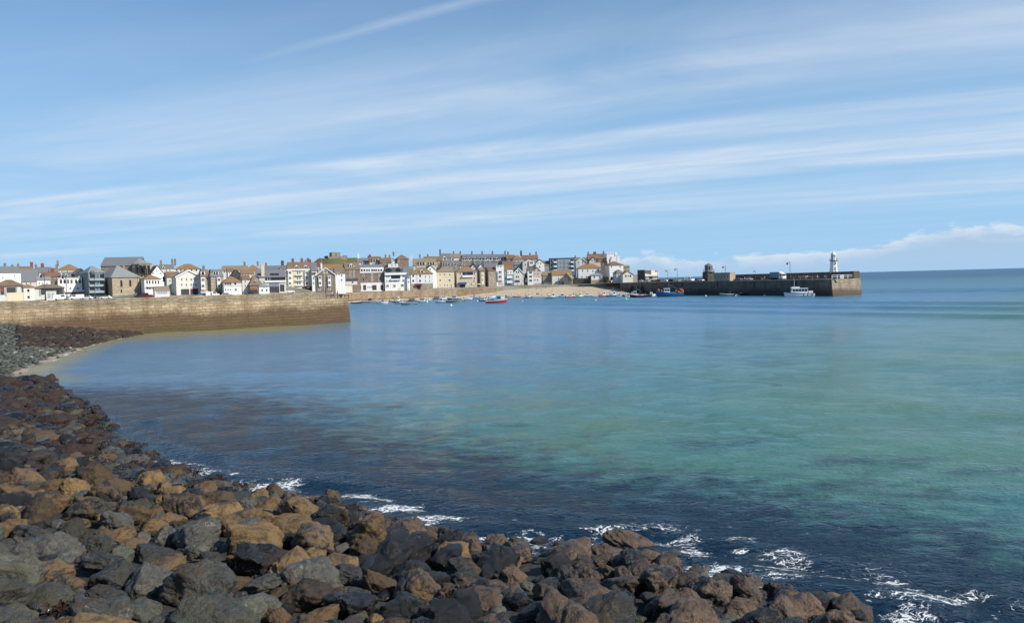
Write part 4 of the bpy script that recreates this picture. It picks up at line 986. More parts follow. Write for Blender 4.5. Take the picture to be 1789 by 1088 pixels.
b = B('house', 'low grey house under a thin strip of orange roof', 421, 444, 478, 386, 472, 'side', 'palegrey', 'lichen', rel=4); b.grid([424, 429, 435, 440], [480.5], 2, 3)
b = B('house', 'long tan roofed house with a grey left gable on the skyline', 387, 431, 472, 430, 464.5, 'side', 'offwhite', 'slatetan', rel=-4, dep=11); b.grid([392, 402, 412], [475], 3, 3.4); b.chim(426.5, 1.8)
b = B('house', 'big orange hipped roof house on the skyline left of the boat shed', 428, 458, 473, 435, 462.5, 'hip', 'tan', 'lichen', rel=4, dep=12); b.chim(452, 1.4)
b = B('house', 'dark slate roof on the skyline behind the white hotel left end', 456, 500, 470, 445, 464.5, 'side', 'palegrey', 'slate', rel=-3, dep=11); b.chim(464, 1.4); b.chim(493, 2.6, 1.6, 'darkstone'); b.grid([470, 480], [473], 3, 3)
b = B('house', 'narrow grey house with dark windows right of the tapering orange roof', 422.5, 437, 488, 356, 481, 'side', 'palegrey', 'lichenbrown', rel=10, dep=8); b.grid([428.5], [492, 499], 2.6, 4.6); b.grid([433], [500], 2, 4)
b = B('house', 'house under a steep two sided brown and orange roof', 436.5, 459.5, 498, 355, 480, 'hip', 'brownstone', 'lichenmid', rel=12, dep=9); b.chim(460, 4.6, 1.5, 'pinkish', 1.5); b.box('shopfront', 438, 450, 504, 507, 'redbrick', .3); b.box('shopfront', 437, 458, 507.3, 514, 'dark', .04); b.win(448, 489.5, 3, 3)
b = B('cottage', 'tiny white cottage with two square dark windows', 452.5, 470.5, 500, 345, 496.5, 'hip', 'white', 'slatepale', rel=8, dep=5, cat='cottage'); b.grid([458, 466], [507], 3.2, 3.6, 'thin'); b.box('nameboard', 459.5, 467.5, 500.8, 503.2, 'palegrey', .05)
b = B('boat_shed', 'long dark building with a glass strip above a wide blue shutter', 447.5, 499, 484, 362, 471.5, 'side', 'palegrey', 'slate', rel=2, dep=13, cat='shed')
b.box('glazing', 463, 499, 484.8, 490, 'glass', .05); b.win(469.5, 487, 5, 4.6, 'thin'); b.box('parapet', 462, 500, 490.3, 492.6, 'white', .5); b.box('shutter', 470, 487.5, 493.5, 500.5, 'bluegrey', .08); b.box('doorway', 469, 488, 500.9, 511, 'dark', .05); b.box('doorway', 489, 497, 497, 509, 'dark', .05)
for q in (454, 461, 477, 485): b.dormer(q, 479.5, 5, 4, 'dark', flat=True)
b = B('house', 'white house with peach roof tucked against the white hotel left side', 483.5, 499.5, 476, 395, 468, 'front', 'offwhite', 'lichenmid', rel=6, dep=10); b.grid([486.5, 490], [478, 486], 2.4, 4.2)
# ---- roofs further back on the left
b = B('house', 'house under a rusty roof on the skyline at the left edge', -4, 26, 474, 425, 467.5, 'side', 'offwhite', 'lichenmid', rel=-6); b.chim(7, 2, 1.2); b.grid([6, 14, 21], [477], 2.4, 3.2)
b = B('house', 'long brown roofed house on the left skyline right of the rusty roof', 26, 56, 473.5, 432, 466, 'side', 'tan', 'lichenmid', rel=-6); b.chim(54, 2.2, 1.4, 'redbrick'); b.chim(30, 1.2); b.grid([32, 40, 48], [476.5], 2.4, 3.2)
b = B('house', 'grey slate house with a white gable end behind the small white gabled house', 60, 86, 476, 415, 467, 'side', 'white', 'slate', rel=-8); b.grid([68, 76, 81], [479.5], 2.4, 3.6); b.chim(72, 1.8, 1.4, 'redbrick')
b = B('house', 'white cottage with two small windows above the white shop', 86, 101, 474.5, 400, 468.5, 'side', 'white', 'slate', rel=2, cat='cottage'); b.grid([90, 96], [477.5], 2.2, 3.4); b.chim(100, 1.6, 1.1)
b = B('house', 'large ochre hipped roof on the left skyline above the white shop', 98, 142, 472, 428, 461.5, 'hip', 'offwhite', 'lichen', rel=-3, dep=12); b.grid([108, 118, 128], [475], 2.6, 3.4); b.chim(100, 1.6)
b = B('house', 'brown roofed house tucked under the large ochre hipped roof', 72, 104, 483, 385, 476, 'side', 'brownstone', 'lichenbrown', rel=-4); b.grid([80, 88, 96], [485.5], 2.4, 3.2); b.chim(90, 1.6, 1.4, 'redbrick')
b = B('house', 'dark slate house behind the flat top of the white shop', 108, 132, 483, 383, 475.5, 'side', 'palegrey', 'slate', rel=-2); b.dormer(116, 480, 5, 5, 'white'); b.grid([121, 127], [485], 2.2, 3)
# ---- hotel and neighbours
b = B('hotel', 'tall white four storey hotel with two arched dormers in a brown roof', 501, 544, 471, 402, 458, 'mansard', 'cream', 'lichenbrown', rel=3, dep=12, cat='hotel'); 
b.box('cornice', 500.5, 544.3, 470.3, 471.8, 'trim', .5)
for q in (506.8, 535.8): b.bay(q, 473, 499.5, 7.4, [476.5, 485.7, 495], 'white', wh=5.2)
for y in (476.5, 486, 494.8):
    b.win(520, y, 3, 6.2); b.win(524, y, 3, 6.2); b.box('balcony', 516, 529, y+3, y+4.4, 'trim', 1.0)
b.dormer(518.7, 465.3, 7.4, 6.6, two=True); b.dormer(534.7, 465.3, 7.4, 6.6, two=True)
b.box('pilaster', 512.5, 513.8, 472, 500, 'trim', .15); b.box('pilaster', 529.4, 530.6, 472, 500, 'trim', .15)
b.box('fascia', 501, 516, 501, 503.8, 'lime', .5); b.box('shopfront', 501, 516, 504, 508, 'offwhite', .3); b.box('shopfront', 528.5, 545, 500.5, 507.5, 'maroon', .3); b.box('shopfront', 517, 527, 502, 508.5, 'white', .3); b.box('shop_sign', 536, 541, 501.3, 503, 'trim', .36)
for q in (513, 529, 540): b.chim(q, 1.6, 1.3, 'redbrick', 6)
b = B('house', 'narrow white house squeezed between the hotel and the gabled stone house', 544.5, 553.5, 473, 401, 466, 'side', 'white', 'slate', rel=4, dep=9); b.grid([548], [486, 494.5], 2.2, 4.5); b.box('balcony', 545, 552, 476, 478, 'dark', .8)
b = B('house', 'brown stone house with a wide white edged gable and white bays', 552.5, 585, 479.5, 402, 467.8, 'front', 'brownstone', 'lichenmid', rel=4, dep=13); b.barge()
b.bay(559.2, 482, 500.5, 6, [485, 494.5], wh=5.6); b.bay(575.3, 481.5, 500, 6, [484.5, 493.8], wh=5.6); b.win(568.5, 474.5, 7, 5.6, 'strip'); b.box('drainpipe', 566.2, 567, 473, 508, 'trim', .2); b.box('doorway', 568, 570.2, 501, 509, 'dark', .05); b.grid([558.5, 576], [504.5], 4, 5, 'cross'); b.chim(555.5, 2.2, 1.5, 'redbrick', 9); b.chim(564, 3.0, .8, 'white', 10)
b = B('house', 'white house with orange roof just right of the white edged gable', 585.5, 603, 477, 412, 468, 'side', 'white', 'lichenmid', rel=8, dep=9); b.grid([588, 592.5], [474.5+4], 2.2, 5); b.win(597, 481, 3, 4); b.win(597, 489, 3, 4)
b = B('house', 'broad orange roof on the slope below the green chapel hill', 560, 600, 470, 452, 462, 'side', 'brownstone', 'lichen', rel=3, dep=12); b.chim(557, 3, 1.6, 'redbrick'); b.chim(563, 3, 1); b.grid([570, 580, 590], [473], 2.4, 3)
b = B('house', 'dark slate roofed house on the left of the chapel hill', 530, 562, 466, 470, 459, 'side', 'palegrey', 'slate', rel=0, dep=11); b.chim(542, 1.6, 1.4, 'redbrick'); b.chim(534, 1.2)
b = B('house', 'big brown house with a broad orange roof and one white dormer', 603.5, 629, 470.5, 432, 459, 'side', 'brownstone', 'lichenmid', rel=9, dep=11); b.dormer(615, 462.8, 8, 6.4, two=True); b.grid([612, 618.5], [474.5, 481.5], 2.8, 4.4); b.box('shopfront', 604, 625, 487.5, 489.5, 'dark', .8); b.box('ground_storey', 604, 624, 489.8, 497.5, 'palegrey', .2); b.win(616, 493, 4.4, 4, off=.2)
b = B('kiosk', 'cream square kiosk on the quay left of the brick building', 601, 615.5, 499.5, 425, None, 'flat', 'canvas', 'cream', dep=4, rel=4, cat='kiosk', parapet=.08)
b = B('hotel', 'brick fronted building with a white top storey and white arched ground floor', 625, 671, 477, 450, 462.5, 'mansard', 'brownstone', 'slate', rel=6, dep=12, cat='building')
b.box('top_storey', 627.5, 670.5, 467.8, 476.6, 'white', .25); 
for i, q in enumerate((632, 636.5, 641, 645, 650, 653.5, 657, 661.5, 666)): b.win(q, 472, 3.4, 4.4, 'thin', off=.26, pane='paleglass' if i in (2, 3) else None)
b.box('ground_storey', 625, 671, 494.5, 509, 'white', .3); b.grid([635, 662], [481, 489], 2.8, 4.4); b.win(635, 489, 2.6, 4.4); b.grid([650], [481, 489], 3.2, 6, pane='paleglass')
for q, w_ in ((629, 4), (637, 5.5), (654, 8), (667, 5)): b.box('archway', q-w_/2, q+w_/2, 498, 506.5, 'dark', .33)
b.grid([643, 646, 649], [501.5], 1.8, 3.2, off=.3)
b = B('hotel', 'white modern building with a glazed slate top and stepped balconies', 672, 710, 476.5, 452, 467, 'mansard', 'white', 'slate', rel=7, dep=11, cat='building')
b.box('glazing', 674, 683, 468.5, 475.5, 'glass', .15); b.box('glazing', 684, 691, 468, 475.8, 'paleglass', .16); b.box('glazing', 692, 699, 468, 475.5, 'glass', .15); b.box('glazing', 700, 704.5, 468.5, 475.5, 'paleglass', .16); b.box('parapet', 672, 710.5, 477, 479.8, 'trim', .8)
b.grid([676, 679.5], [483], 2.6, 4.4); b.win(705, 482, 5, 4.4, 'strip'); b.box('glazing', 683, 699.5, 480, 487, 'glass', .05); b.box('balcony', 682.5, 700, 487.2, 489, 'trim', 1.0); b.grid([676, 680], [491], 2, 4.6, pane='paleglass'); b.win(705, 490, 5, 4.8, 'cross'); b.grid([689, 692], [491], 2, 3.6); b.grid([677, 689], [499.5], 6, 5.6, 'strip', pane='paleglass'); b.win(703, 498.5, 6.5, 5, 'strip')
b = B('house', 'narrow white building with a dark slatted side right of the glazed building', 710.5, 716, 479, 453, 467, 'shed', 'white', 'slate', rel=6, dep=9); b.box('ground_storey', 710.8, 715.8, 488, 505, 'white', .4); b.win(713.3, 492, 2, 3.4, off=.4); b.box('screen', 711, 715.7, 480, 486.5, 'bluegrey', .2)
b = B('house', 'small flat white penthouse above the glazed building', 678, 695.5, 461.5, 480, None, 'flat', 'white', 'palegrey', rel=3, dep=6, parapet=.1); b.grid([685, 691.5], [463.4], 1.8, 2.6)
b = B('house', 'white harbour house on a stone base with an orange roof and one white dormer', 718, 756, 478.5, 456, 467, 'hip', 'white', 'lichen', rel=3, dep=9); b.dormer(737.5, 473.2, 7.5, 6.4); b.grid([722, 734], [482, 490.5], 3.6, 4, 'thin'); b.grid([743.5, 751], [483.3, 490.5], 1.7, 3.4); b.box('ground_storey', 717.5, 757, 495.5, 508, 'stone', .12); b.box('awning', 726, 737, 496, 499, 'maroon', 1.2); b.win(746, 499, 3, 4.4, off=.12); b.box('doorway', 729, 735, 499.5, 506, 'dark', .15); b.box('drainpipe', 728.4, 729.3, 479, 496, 'palegrey', .15)
b = B('house', 'tall brown house with a pointed roof on the skyline left of centre', 694, 714, 452.5, 500, 445, 'hip', 'brownstone', 'lichenbrown', rel=9, dep=11); b.win(697, 455, 2.4, 3.6); b.chim(690.5, 1.5)
b = B('house', 'house with white dormers under a brown roof above the brick building', 646, 666, 457, 490, 448.5, 'side', 'offwhite', 'lichenbrown', rel=4, dep=10); b.dormer(656, 455, 10, 6, flat=True, two=True); b.win(661, 460.5, 2.4, 3.6); b.win(652, 460.5, 2.4, 3.6); b.chim(648, 1, 1.4, 'redbrick')
b = B('house', 'low brown roofed house with two windows above the white top storey', 664, 684, 458, 485, 451, 'side', 'brownstone', 'lichenbrown', rel=3, dep=10); b.grid([668.5, 673], [459.5], 2.8, 4); b.chim(675, 1.8); b.chim(682, 1.4)
b = B('house', 'slate roofed house beside the chapel hill with a white chimney', 624, 646, 458, 495, 451, 'side', 'palegrey', 'slate', rel=3, dep=10); b.chim(627.5, 2.4, 1, 'white'); b.grid([632, 639], [460.5], 2.6, 4); b.chim(645, 1)
b = B('house', 'tiny white gabled house beside the pointed brown roof', 683, 689.5, 455, 492, 451, 'front', 'white', 'slate', rel=0, dep=7); b.win(686.3, 456, 2, 2.6)
b = B('house', 'grey house with two boxy white dormers above the orange roofed harbour house', 722, 762, 463, 486, 452, 'side', 'palegrey', 'slatetan', rel=2, dep=11); b.dormer(737.5, 460.5, 11, 6.6, flat=True, two=True); b.dormer(755, 461, 10, 6.2, flat=True, two=True); b.chim(719.5, 2, 1, 'offwhite'); b.grid([727, 745], [467], 2.4, 4)
b = B('house', 'brown roofed house with a round window behind the white harbour house', 742, 763, 474, 470, 464, 'front', 'white', 'lichenbrown', rel=12, dep=9); b.win(751.5, 470.5, 2.6, 3, 'thin')
b = B('house', 'long low orange roof on the skyline left of the dark gabled house', 740, 772, 456, 515, 448.5, 'side', 'tan', 'lichenmid', rel=0, dep=11); b.chim(748, 1.3); b.chim(734, 1.2); b.grid([747, 756, 764], [457.5], 2.4, 2.6)
b = B('house', 'pale tan four storey house with a plain hipped roof and small white windows', 763.5, 793, 474.5, 474, 464.5, 'hip', 'cream', 'slatetan', rel=7, dep=10); b.grid([769, 777, 786], [479.5], 2.2, 4); b.win(769, 489.5, 3.6, 3, 'thin', pane='paleglass'); b.win(785.5, 489.5, 3.6, 3, 'thin'); b.grid([769, 777, 782, 788.5], [498], 1.9, 4.4, pane='paleglass'); b.chim(768, 1.4)
b = B('house', 'tan house with a bright ochre roof and a white recessed balcony', 797.5, 833, 474.5, 478, 465.5, 'hip', 'tan', 'lichen', rel=8, dep=10); b.box('balcony', 807.5, 826.5, 481, 484, 'trim', .8); b.box('glazing', 808, 826.5, 475.8, 480.8, 'glass', .05); b.box('balcony_screen', 812, 817, 475.9, 480.8, 'denim', .12); b.grid([804, 829], [477.5, 486.5], 3.4, 4.6); b.box('awning', 801, 814.5, 493.2, 496.5, 'bluepaint', 1.6); b.box('shopfront', 803, 813, 496.7, 502, 'maroon', .05); b.grid([821, 824, 827, 830], [496.5], 1.9, 4.4, 'thin'); b.grid([828], [491], 5.6, 2.2, 'strip')
b = B('house', 'narrow tan house in shade right of the ochre roofed house', 838.5, 847, 473, 482, 468.5, 'shed', 'stone', 'slatetan', rel=10, dep=9); b.box('panel', 841, 846, 476, 497, 'offwhite', .1); b.grid([843.5], [481, 489], 1.7, 4.2, off=.1)
b = B('house', 'brown end house with plain walls between the narrow tan house and the white bays', 853, 866, 473, 484, 466.5, 'side', 'stone', 'lichenbrown', rel=14, dep=9); b.win(858.5, 478, 1.7, 3.4); b.win(859.5, 487, 4.6, 4, 'cross'); b.win(857.5, 494.5, 1.8, 4); b.win(861.5, 494.5, 1.8, 4)
b = B('house', 'white gable above the ochre roof with a bright plain front', 834.5, 846.5, 469, 500, 461, 'front', 'white', 'slate', rel=6, dep=10); b.win(842, 466.5, 1.7, 3)
b = B('house', 'white gable with black edges just left of the bright plain gable', 821, 833.5, 469, 502, 460.5, 'front', 'white', 'slate', rel=6, dep=10); b.barge('iron'); b.win(827, 467, 1.8, 3)
b = B('house', 'tall white house with stacked bay windows and a small flat top', 866.5, 880, 464, 485, None, 'flat', 'white', 'palegrey', rel=6, dep=9, parapet=.15); b.bay(873.5, 473.5, 490, 9, [475.3, 483.5], 'offwhite', wh=5); b.grid([870, 875], [465.8], 2.2, 3.4); b.box('door', 871, 878, 491, 498, 'pinkish', .06)
b = B('house', 'grey house with stacked white balconies on its right half', 880.5, 897.5, 471.5, 488, 463.5, 'side', 'bluegrey', 'lichenbrown', rel=5, dep=10); b.box('balcony', 885.5, 895, 481.5, 486, 'trim', .9); b.box('balcony', 885.5, 895, 490.5, 494.5, 'trim', .9); b.box('bay', 885.5, 896, 472, 479.5, 'white', .4); b.grid([887.5, 892.5], [475.5], 1.8, 4.6, off=.4); b.box('shutter', 881.5, 885, 474, 494, 'bluegrey', .06)
b = B('house', 'grey gabled house with pairs of small dark windows and white edges', 897.5, 914.5, 477, 489, 468.3, 'front', 'palegrey', 'slate', rel=10, dep=10); b.barge(); b.grid([902.6, 905.8], [475.4, 483.5], 2.2, 3.6, 'thin'); b.box('doorway', 899, 908, 489.5, 493, 'dark', .1)
b = B('house', 'white three storey house front with three wide dark windows', 921.5, 932, 472.5, 489, 468, 'side', 'white', 'lichenbrown', rel=5, dep=8); b.grid([927], [476, 483, 490], 5.8, 3.4, 'thin')
b = B('house', 'pinkish gabled house with a white ground floor next to three wide windows', 932.5, 944.5, 473.5, 490, 467.2, 'front', 'pinkish', 'lichenmid', rel=5, dep=9); b.grid([934.5, 940.5], [472.8], 2, 2.6); b.grid([934.5, 940], [478.5], 3, 4, 'strip'); b.box('ground_storey', 932.6, 946, 485.5, 494.5, 'white', .2); b.grid([934.5, 939.5], [489], 3, 3.6, off=.2)
# ---- back rows, centre
b = B('house', 'dark gabled house on the skyline at the left end of the long terrace', 771, 788, 450.5, 545, 443, 'side', 'greystone', 'slate', rel=8, dep=11); b.chim(771.5, 2.6, .9, 'darkstone'); b.dormer(777, 450, 7, 7, 'offwhite'); b.win(775, 455, 2.4, 4)
b = B('house', 'tan roofed house with pale gables next to the dark gabled skyline house', 787, 807, 450, 548, 443.5, 'side', 'offwhite', 'slatetan', rel=4, dep=11); b.dormer(791, 452, 5.5, 6.4); b.chim(794, 1.4); b.chim(806, 1.4)
for i, (xa, xb_, lb) in enumerate([(808, 826, 'first slate terrace house from the left of the long skyline terrace'), (826, 844, 'second slate terrace house from the left with pale narrow bays'), (844, 862, 'third slate terrace house from the left with a broad white dormer'), (862, 884, 'right end house of the long slate skyline terrace with wide white windows')]):
    b = B('terrace_house', lb, xa, xb_, 451, 545+i*.25, 444.5, 'side', 'slate', 'slate', rel=1, dep=11, cat='house', group='houses of the slate skyline terrace'); m_ = (xa+xb_)/2
    b.dormer(m_-3.6, 451.5, 5, 6, 'palegrey' if i < 2 else 'white'); b.dormer(m_+4, 451.8, 5 if i < 2 else 6.5, 6, 'palegrey' if i % 2 else 'white', flat=i > 1); b.grid([m_-5, m_+3], [458.3], 2.8, 5.4); b.chim(xb_-.6, 1.9, 1.1, 'brownstone'); b.box('string_course', xa, xb_, 454.4, 455, 'palegrey', .08)
b = B('house', 'brown roofed skyline house just right of the long slate terrace', 885, 900, 452, 540, 445.5, 'side', 'greystone', 'lichenbrown', rel=4, dep=10); b.grid([889, 895], [455], 2.6, 4); b.chim(889, 2)
b = B('house', 'house with a mustard coloured roof right of the slate terrace', 896, 914, 453, 533, 445.5, 'hip', 'tan', 'lichen', rel=8, dep=11); b.grid([900, 906], [456.5], 2.6, 4); b.chim(913, 2.6, 1.2, 'darkstone')
b = B('house', 'skyline house with a long purple brown roof and small chimneys', 912, 940, 452.5, 535, 446, 'side', 'tan', 'lichenbrown', rel=3, dep=10); b.grid([917, 924, 931], [455.5], 2.4, 3.6); b.chim(927, 1.2); b.chim(938, 2)
b = B('house', 'dark low slate roof below the mustard coloured roof', 898, 914, 462.5, 512, 457, 'side', 'bluegrey', 'slate', rel=3, dep=9); b.win(903, 465, 3, 3); b.win(909, 465, 3, 3)
b = B('house', 'pale grey house with a glazed white bay below the purple brown roof', 913, 936, 458, 510, 452, 'front', 'palegrey', 'slatetan', rel=6, dep=9); b.bay(928.5, 456, 465, 9, [459], 'white', wh=4.6); b.win(918, 462.5, 2.6, 3.8)
b = B('house', 'white house with an orange gable left of the blue flats', 936.5, 951, 459.5, 508, 453.5, 'front', 'white', 'lichenmid', rel=9, dep=10); b.grid([940, 945], [460], 2.2, 4); b.win(943, 466, 3, 4)
b = B('house', 'dark sided slate house pressed against the blue flats', 950.5, 960, 463, 512, 456, 'side', 'bluegrey', 'lichenmid', rel=8, dep=9); b.win(955, 467, 2.4, 4)
b = B('house', 'small slate roofed house hidden between gables above the narrow tan house', 846, 868, 467, 512, 460, 'side', 'greystone', 'slate', rel=2, dep=9); b.grid([850, 856, 862], [470], 2.2, 3.6)
b = B('house', 'brown roof with a pale gable tucked below the slate terrace', 803, 822, 464, 512, 457, 'side', 'offwhite', 'lichenmid', rel=6, dep=9); b.dormer(809, 461, 5, 5); b.grid([806, 813, 818], [467], 2.2, 3.4)
b = B('house', 'shaded house below the dark gabled skyline house', 776, 802, 463, 510, 455.5, 'side', 'greystone', 'slate', rel=4, dep=10); b.dormer(784, 461, 6, 5.4, 'palegrey'); b.dormer(795, 461, 6, 5.4, 'palegrey'); b.grid([781, 789, 797], [466.5], 2.4, 3.6); b.chim(779, 1.6)
b = B('house', 'grey terrace house with dark windows behind the white stacked bays', 878, 900, 463, 512, 456.5, 'side', 'palegrey', 'lichenbrown', rel=3, dep=10); b.grid([883, 890, 896], [465.5], 2.6, 4)
b = B('apartment_block', 'blue flat roofed apartment block with three rows of white windows', 961, 1004, 451.5, 512, None, 'flat', 'blueblock', 'dark', rel=5, dep=13, cat='flats', parapet=.2)
for y in (456.2, 463.5, 470.8):
    for q in (977, 982, 988.5, 993.5): b.win(q, y, 3.4, 4.6, 'cross', pane='paleglass')
    for q in (970, 999.5): b.box('balcony', q-2.7, q+2.7, y+.2, y+3, 'trim', .9); b.box('glazing', q-2.5, q+2.5, y-3, y, 'glass', .04)
    b.box('glazing', 962.5, 965, y-2.5, y+2, 'glass', .04)
b = B('cottage', 'low brown stone cottage with a grey roof at the top of the beach', 948, 965, 481, 493, 474.5, 'side', 'greystone', 'slatetan', rel=6, dep=8, cat='cottage'); b.grid([956.5], [483.5, 489], 2, 2.6, 'thin'); b.box('yard_wall', 951, 967, 494, 496.5, 'white', .9)
b = B('cottage', 'long whitewashed cottage with an orange roof at the top of the beach', 964.5, 999.5, 480, 490, 472.5, 'side', 'offwhite', 'lichen', rel=7, dep=8, cat='cottage'); b.grid([976, 990], [480.5, 486.6], 2.2, 2.6, 'thin'); b.grid([971.5, 977.5], [493], 2.4, 2.6, 'thin')
b = B('cottage', 'shaded grey gable end standing in front of the whitewashed cottage', 981, 999, 488, 486, 477, 'front', 'greystone', 'slatetan', rel=-14, dep=11, cat='cottage'); b.box('doorway', 981.5, 985, 492, 496.5, 'dark', .05); b.win(990, 486.5, 2.2, 3)
b = B('garden_wall', 'long dark brown stone wall at the top of the beach below the white house', 998, 1032, 487, 486, None, 'flat', 'darkstone', 'darkstone', dep=1.2, rel=-2, cat='wall', parapet=.05)
b = B('house', 'large white house with an orange hipped roof and four upper windows', 1010.5, 1051, 468.5, 492, 461, 'hip', 'white', 'lichen', rel=8, dep=10); b.grid([1018, 1027, 1036, 1045.5], [473], 2.4, 4.2); b.grid([1017, 1025, 1034], [483.5], 2.2, 3.2); b.chim(1015, 3, 1.5, 'offwhite', 2)
b = B('house', 'small white hip roofed lodge on a pink stone base by the beach', 1033, 1054, 481, 483, 476.5, 'hip', 'white', 'slatepale', rel=9, dep=7, cat='lodge'); b.win(1038.5, 484, 3.6, 4.6, 'cross'); b.win(1048, 484, 3.2, 4.6, 'cross'); b.box('plinth', 1032.6, 1054.4, 489, 497.5, 'stone', .15)
b = B('house', 'pale gable with a white edged roof right of the blue flats', 1006, 1024.5, 457, 520, 450, 'front', 'palegrey', 'slate', rel=6, dep=11); b.barge(); b.grid([1011.5, 1017.5], [458.5], 3.2, 4, 'cross')
b = B('house', 'dark roofed house behind the white edged pale gable', 1003, 1027, 454, 545, 450, 'side', 'brownstone', 'slate', rel=3, dep=9); b.chim(1006, 1)
b = B('house', 'brown roofed house with white windows left of the white tower', 1027, 1060, 452, 528, 444, 'side', 'brownstone', 'lichenbrown', rel=4, dep=11); b.grid([1048, 1053], [451.5+2], 3.2, 4.4); b.chim(1040.5, 1.4, 2, 'redbrick'); b.chim(1056, 1.6); b.chim(1029, 1.3)
b = B('house', 'white gabled dormer house below the brown roof left of the tower', 1029.5, 1044, 456.5, 518, 449.5, 'front', 'offwhite', 'lichenbrown', rel=8, dep=9); b.grid([1034.5, 1038.5], [455], 2.4, 4)
b = B('house', 'cream wall house with a flat roof above the orange hipped white house', 1030, 1049, 459.5, 505, None, 'flat', 'cream', 'offwhite', rel=6, dep=8, parapet=.12)
b = B('house', 'shaded brown house in the gap between the white house and the tower', 1050, 1061, 458, 508, 451, 'front', 'brownstone', 'lichenbrown', rel=-10, dep=10); b.win(1054, 462, 2, 3.6)
b = B('tower_house', 'tall white tower house with a battlemented flat top', 1060, 1077, 444, 508, None, 'flat', 'white', 'offwhite', rel=12, dep=11, cat='tower', parapet=.1); b.win(1067.5, 450.5, 3.2, 3.6, 'cross')
for q in (1061.5, 1066.5, 1071.5, 1075.8): b.box('battlement', q-1.1, q+1.1, 440.6, 443.2, 'white', .05, .6)
b.box('stair_turret', 1074, 1078.5, 441, 446, 'white', .25); b.box('wing', 1077.6, 1083, 447.5, 470, 'white', .1, 6)
b = B('house', 'white gabled house with an orange roof below the white tower', 1064.5, 1089, 463, 484, 456.3, 'hip', 'white', 'lichenbrown', rel=18, dep=10); b.grid([1068.5, 1083.5], [465.8], 2.4, 3.4); b.win(1074.5, 474, 1.8, 3.6); b.chim(1070, 1)
b = B('house', 'tan stone house behind the white gabled house at the pier root', 1089, 1100, 466.5, 500, 464, 'side', 'stone', 'slatetan', rel=8, dep=8); b.win(1095, 470, 2, 3)
b = B('house', 'small grey slate roofed house at the root of the far pier', 1077, 1090, 477, 468, 470.5, 'hip', 'palegrey', 'slate', rel=16, dep=8); b.win(1080, 480.5, 2.4, 4); b.win(1086, 480, 2.2, 4)
b = B('house', 'low white gabled cottage at the root of the far pier', 1088, 1106, 479.5, 462, 473.5, 'front', 'offwhite', 'slatetan', rel=14, dep=9, cat='cottage'); b.grid([1093.5, 1101.5], [482], 3.2, 3.6, 'thin'); b.win(1098, 482, 1.8, 3)
b = B('pier_store', 'square brown store with a tan right side on the pier root', 1113.5, 1126, 472.5, 440, None, 'flat', 'darkstone', 'concrete', rel=-22, dep=11, cat='building', parapet=.12, base=6); b.box('annexe', 1126.3, 1138, 472.6, 487, 'tan', .02, 6); b.box('doorway', 1132, 1136, 481, 486.5, 'dark', .06)
b = B('pier_store', 'low cream gabled shed beside the square brown store', 1128, 1150, 482, 436, 476, 'side', 'cream', 'offwhite', rel=4, dep=6, cat='shed', base=6); b.box('doorway', 1134, 1140, 481.5, 487, 'dark', .05); b.win(1145, 483, 3, 2.4)
# chapel on the hill
b = B('hill_chapel', 'small square stone chapel on top of the green hill', 579.5, 594.5, 441.5, 690, None, 'flat', 'greystone', 'greystone', dep=9, rel=14, cat='chapel', parapet=.1, base=30); b.box('doorway', 586.4, 587.6, 443.5, 448, 'dark', .05); b.box('pinnacle', 579.4, 580.6, 440.4, 441.3, 'greystone', .0, .6); b.box('pinnacle', 593.3, 594.5, 440.4, 441.3, 'greystone', .0, .6)
B('boundary_wall', 'low stone wall round the chapel on the green hill', 575, 606, 448.6, 676, None, 'flat', 'greystone', 'greystone', dep=.8, rel=4, cat='wall', parapet=.02, base=27)
B('hill_shelter', 'small dark hut on the green hill right of the chapel', 599, 606.5, 447.6, 684, 446.6, 'side', 'darkstone', 'slate', dep=4, rel=2, cat='hut', base=30)
# railings and fences on the left front
def fence(name, label, x0, x1, y0, y1, D, mat='trim', n=8, rails=2):
    p, q = at(x0, y1, D), at(x1, y1, D); h = at(x0, y0, D).z; o = empty(name, (p.x, p.y, p.z)); tag(o, label, 'railing')
    mb = MB(); L = Vector((q.x-p.x, q.y-p.y, 0))
    for i in range(rails):
        z = (h-p.z)*(1-.42*i); mb.tube((0, 0, z), (L.x, L.y, z+q.z-p.z), .05)
    mb.build('rail', mat, o)
    pm = MB(); pm.box(-.06, .06, -.06, .06, 0, h-p.z+.05); me = pm.mesh('post', mat)
    for i in range(n+1): link('post', me, o, (L.x*i/n, L.y*i/n, (q.z-p.z)*i/n))
fence('railing', 'white railing in front of the straw roofed hut', 263, 297, 508, 516, 318)
fence('railing', 'grey railing on the low quay end of the near pier', 571, 609, 514.5, 521, 190, 'iron', 6)
print('town done', len(bpy.data.objects))
# ------------------------------------------------------------------ far pier with lighthouse
e1 = Vector((-48, 101)).normalized(); pn = Vector((e1.y, -e1.x)); PE = Vector((124.3, 300)); DZ = 6.6
def pl_(s_, o_): return PE+e1*s_+pn*o_            # s_ along the pier from its head, o_ across from the harbour face
def s_at(px, o_):                                  # distance along the pier that is seen at photo column px
    lo, hi = -5, 190
    for _ in range(50):
        m_ = (lo+hi)/2; q = pl_(m_, o_)
        if pxof(q.x, q.y) > px: lo = m_
        else: hi = m_
    return m_
hp = empty('harbour_pier', (PE.x, PE.y, 0)); tag(hp, 'long far stone pier in shadow with a sunlit end at the right', 'pier')
root = [(61.5, 436), tuple(pl_(142, 0)), tuple(pl_(120, 0))]
o = wall_strip('quay_wall', root+[tuple(pl_(0, 0))], -3, DZ, 2, 'pierblock', None, .7, seg=2, topmat='concrete'); P_(o, hp)
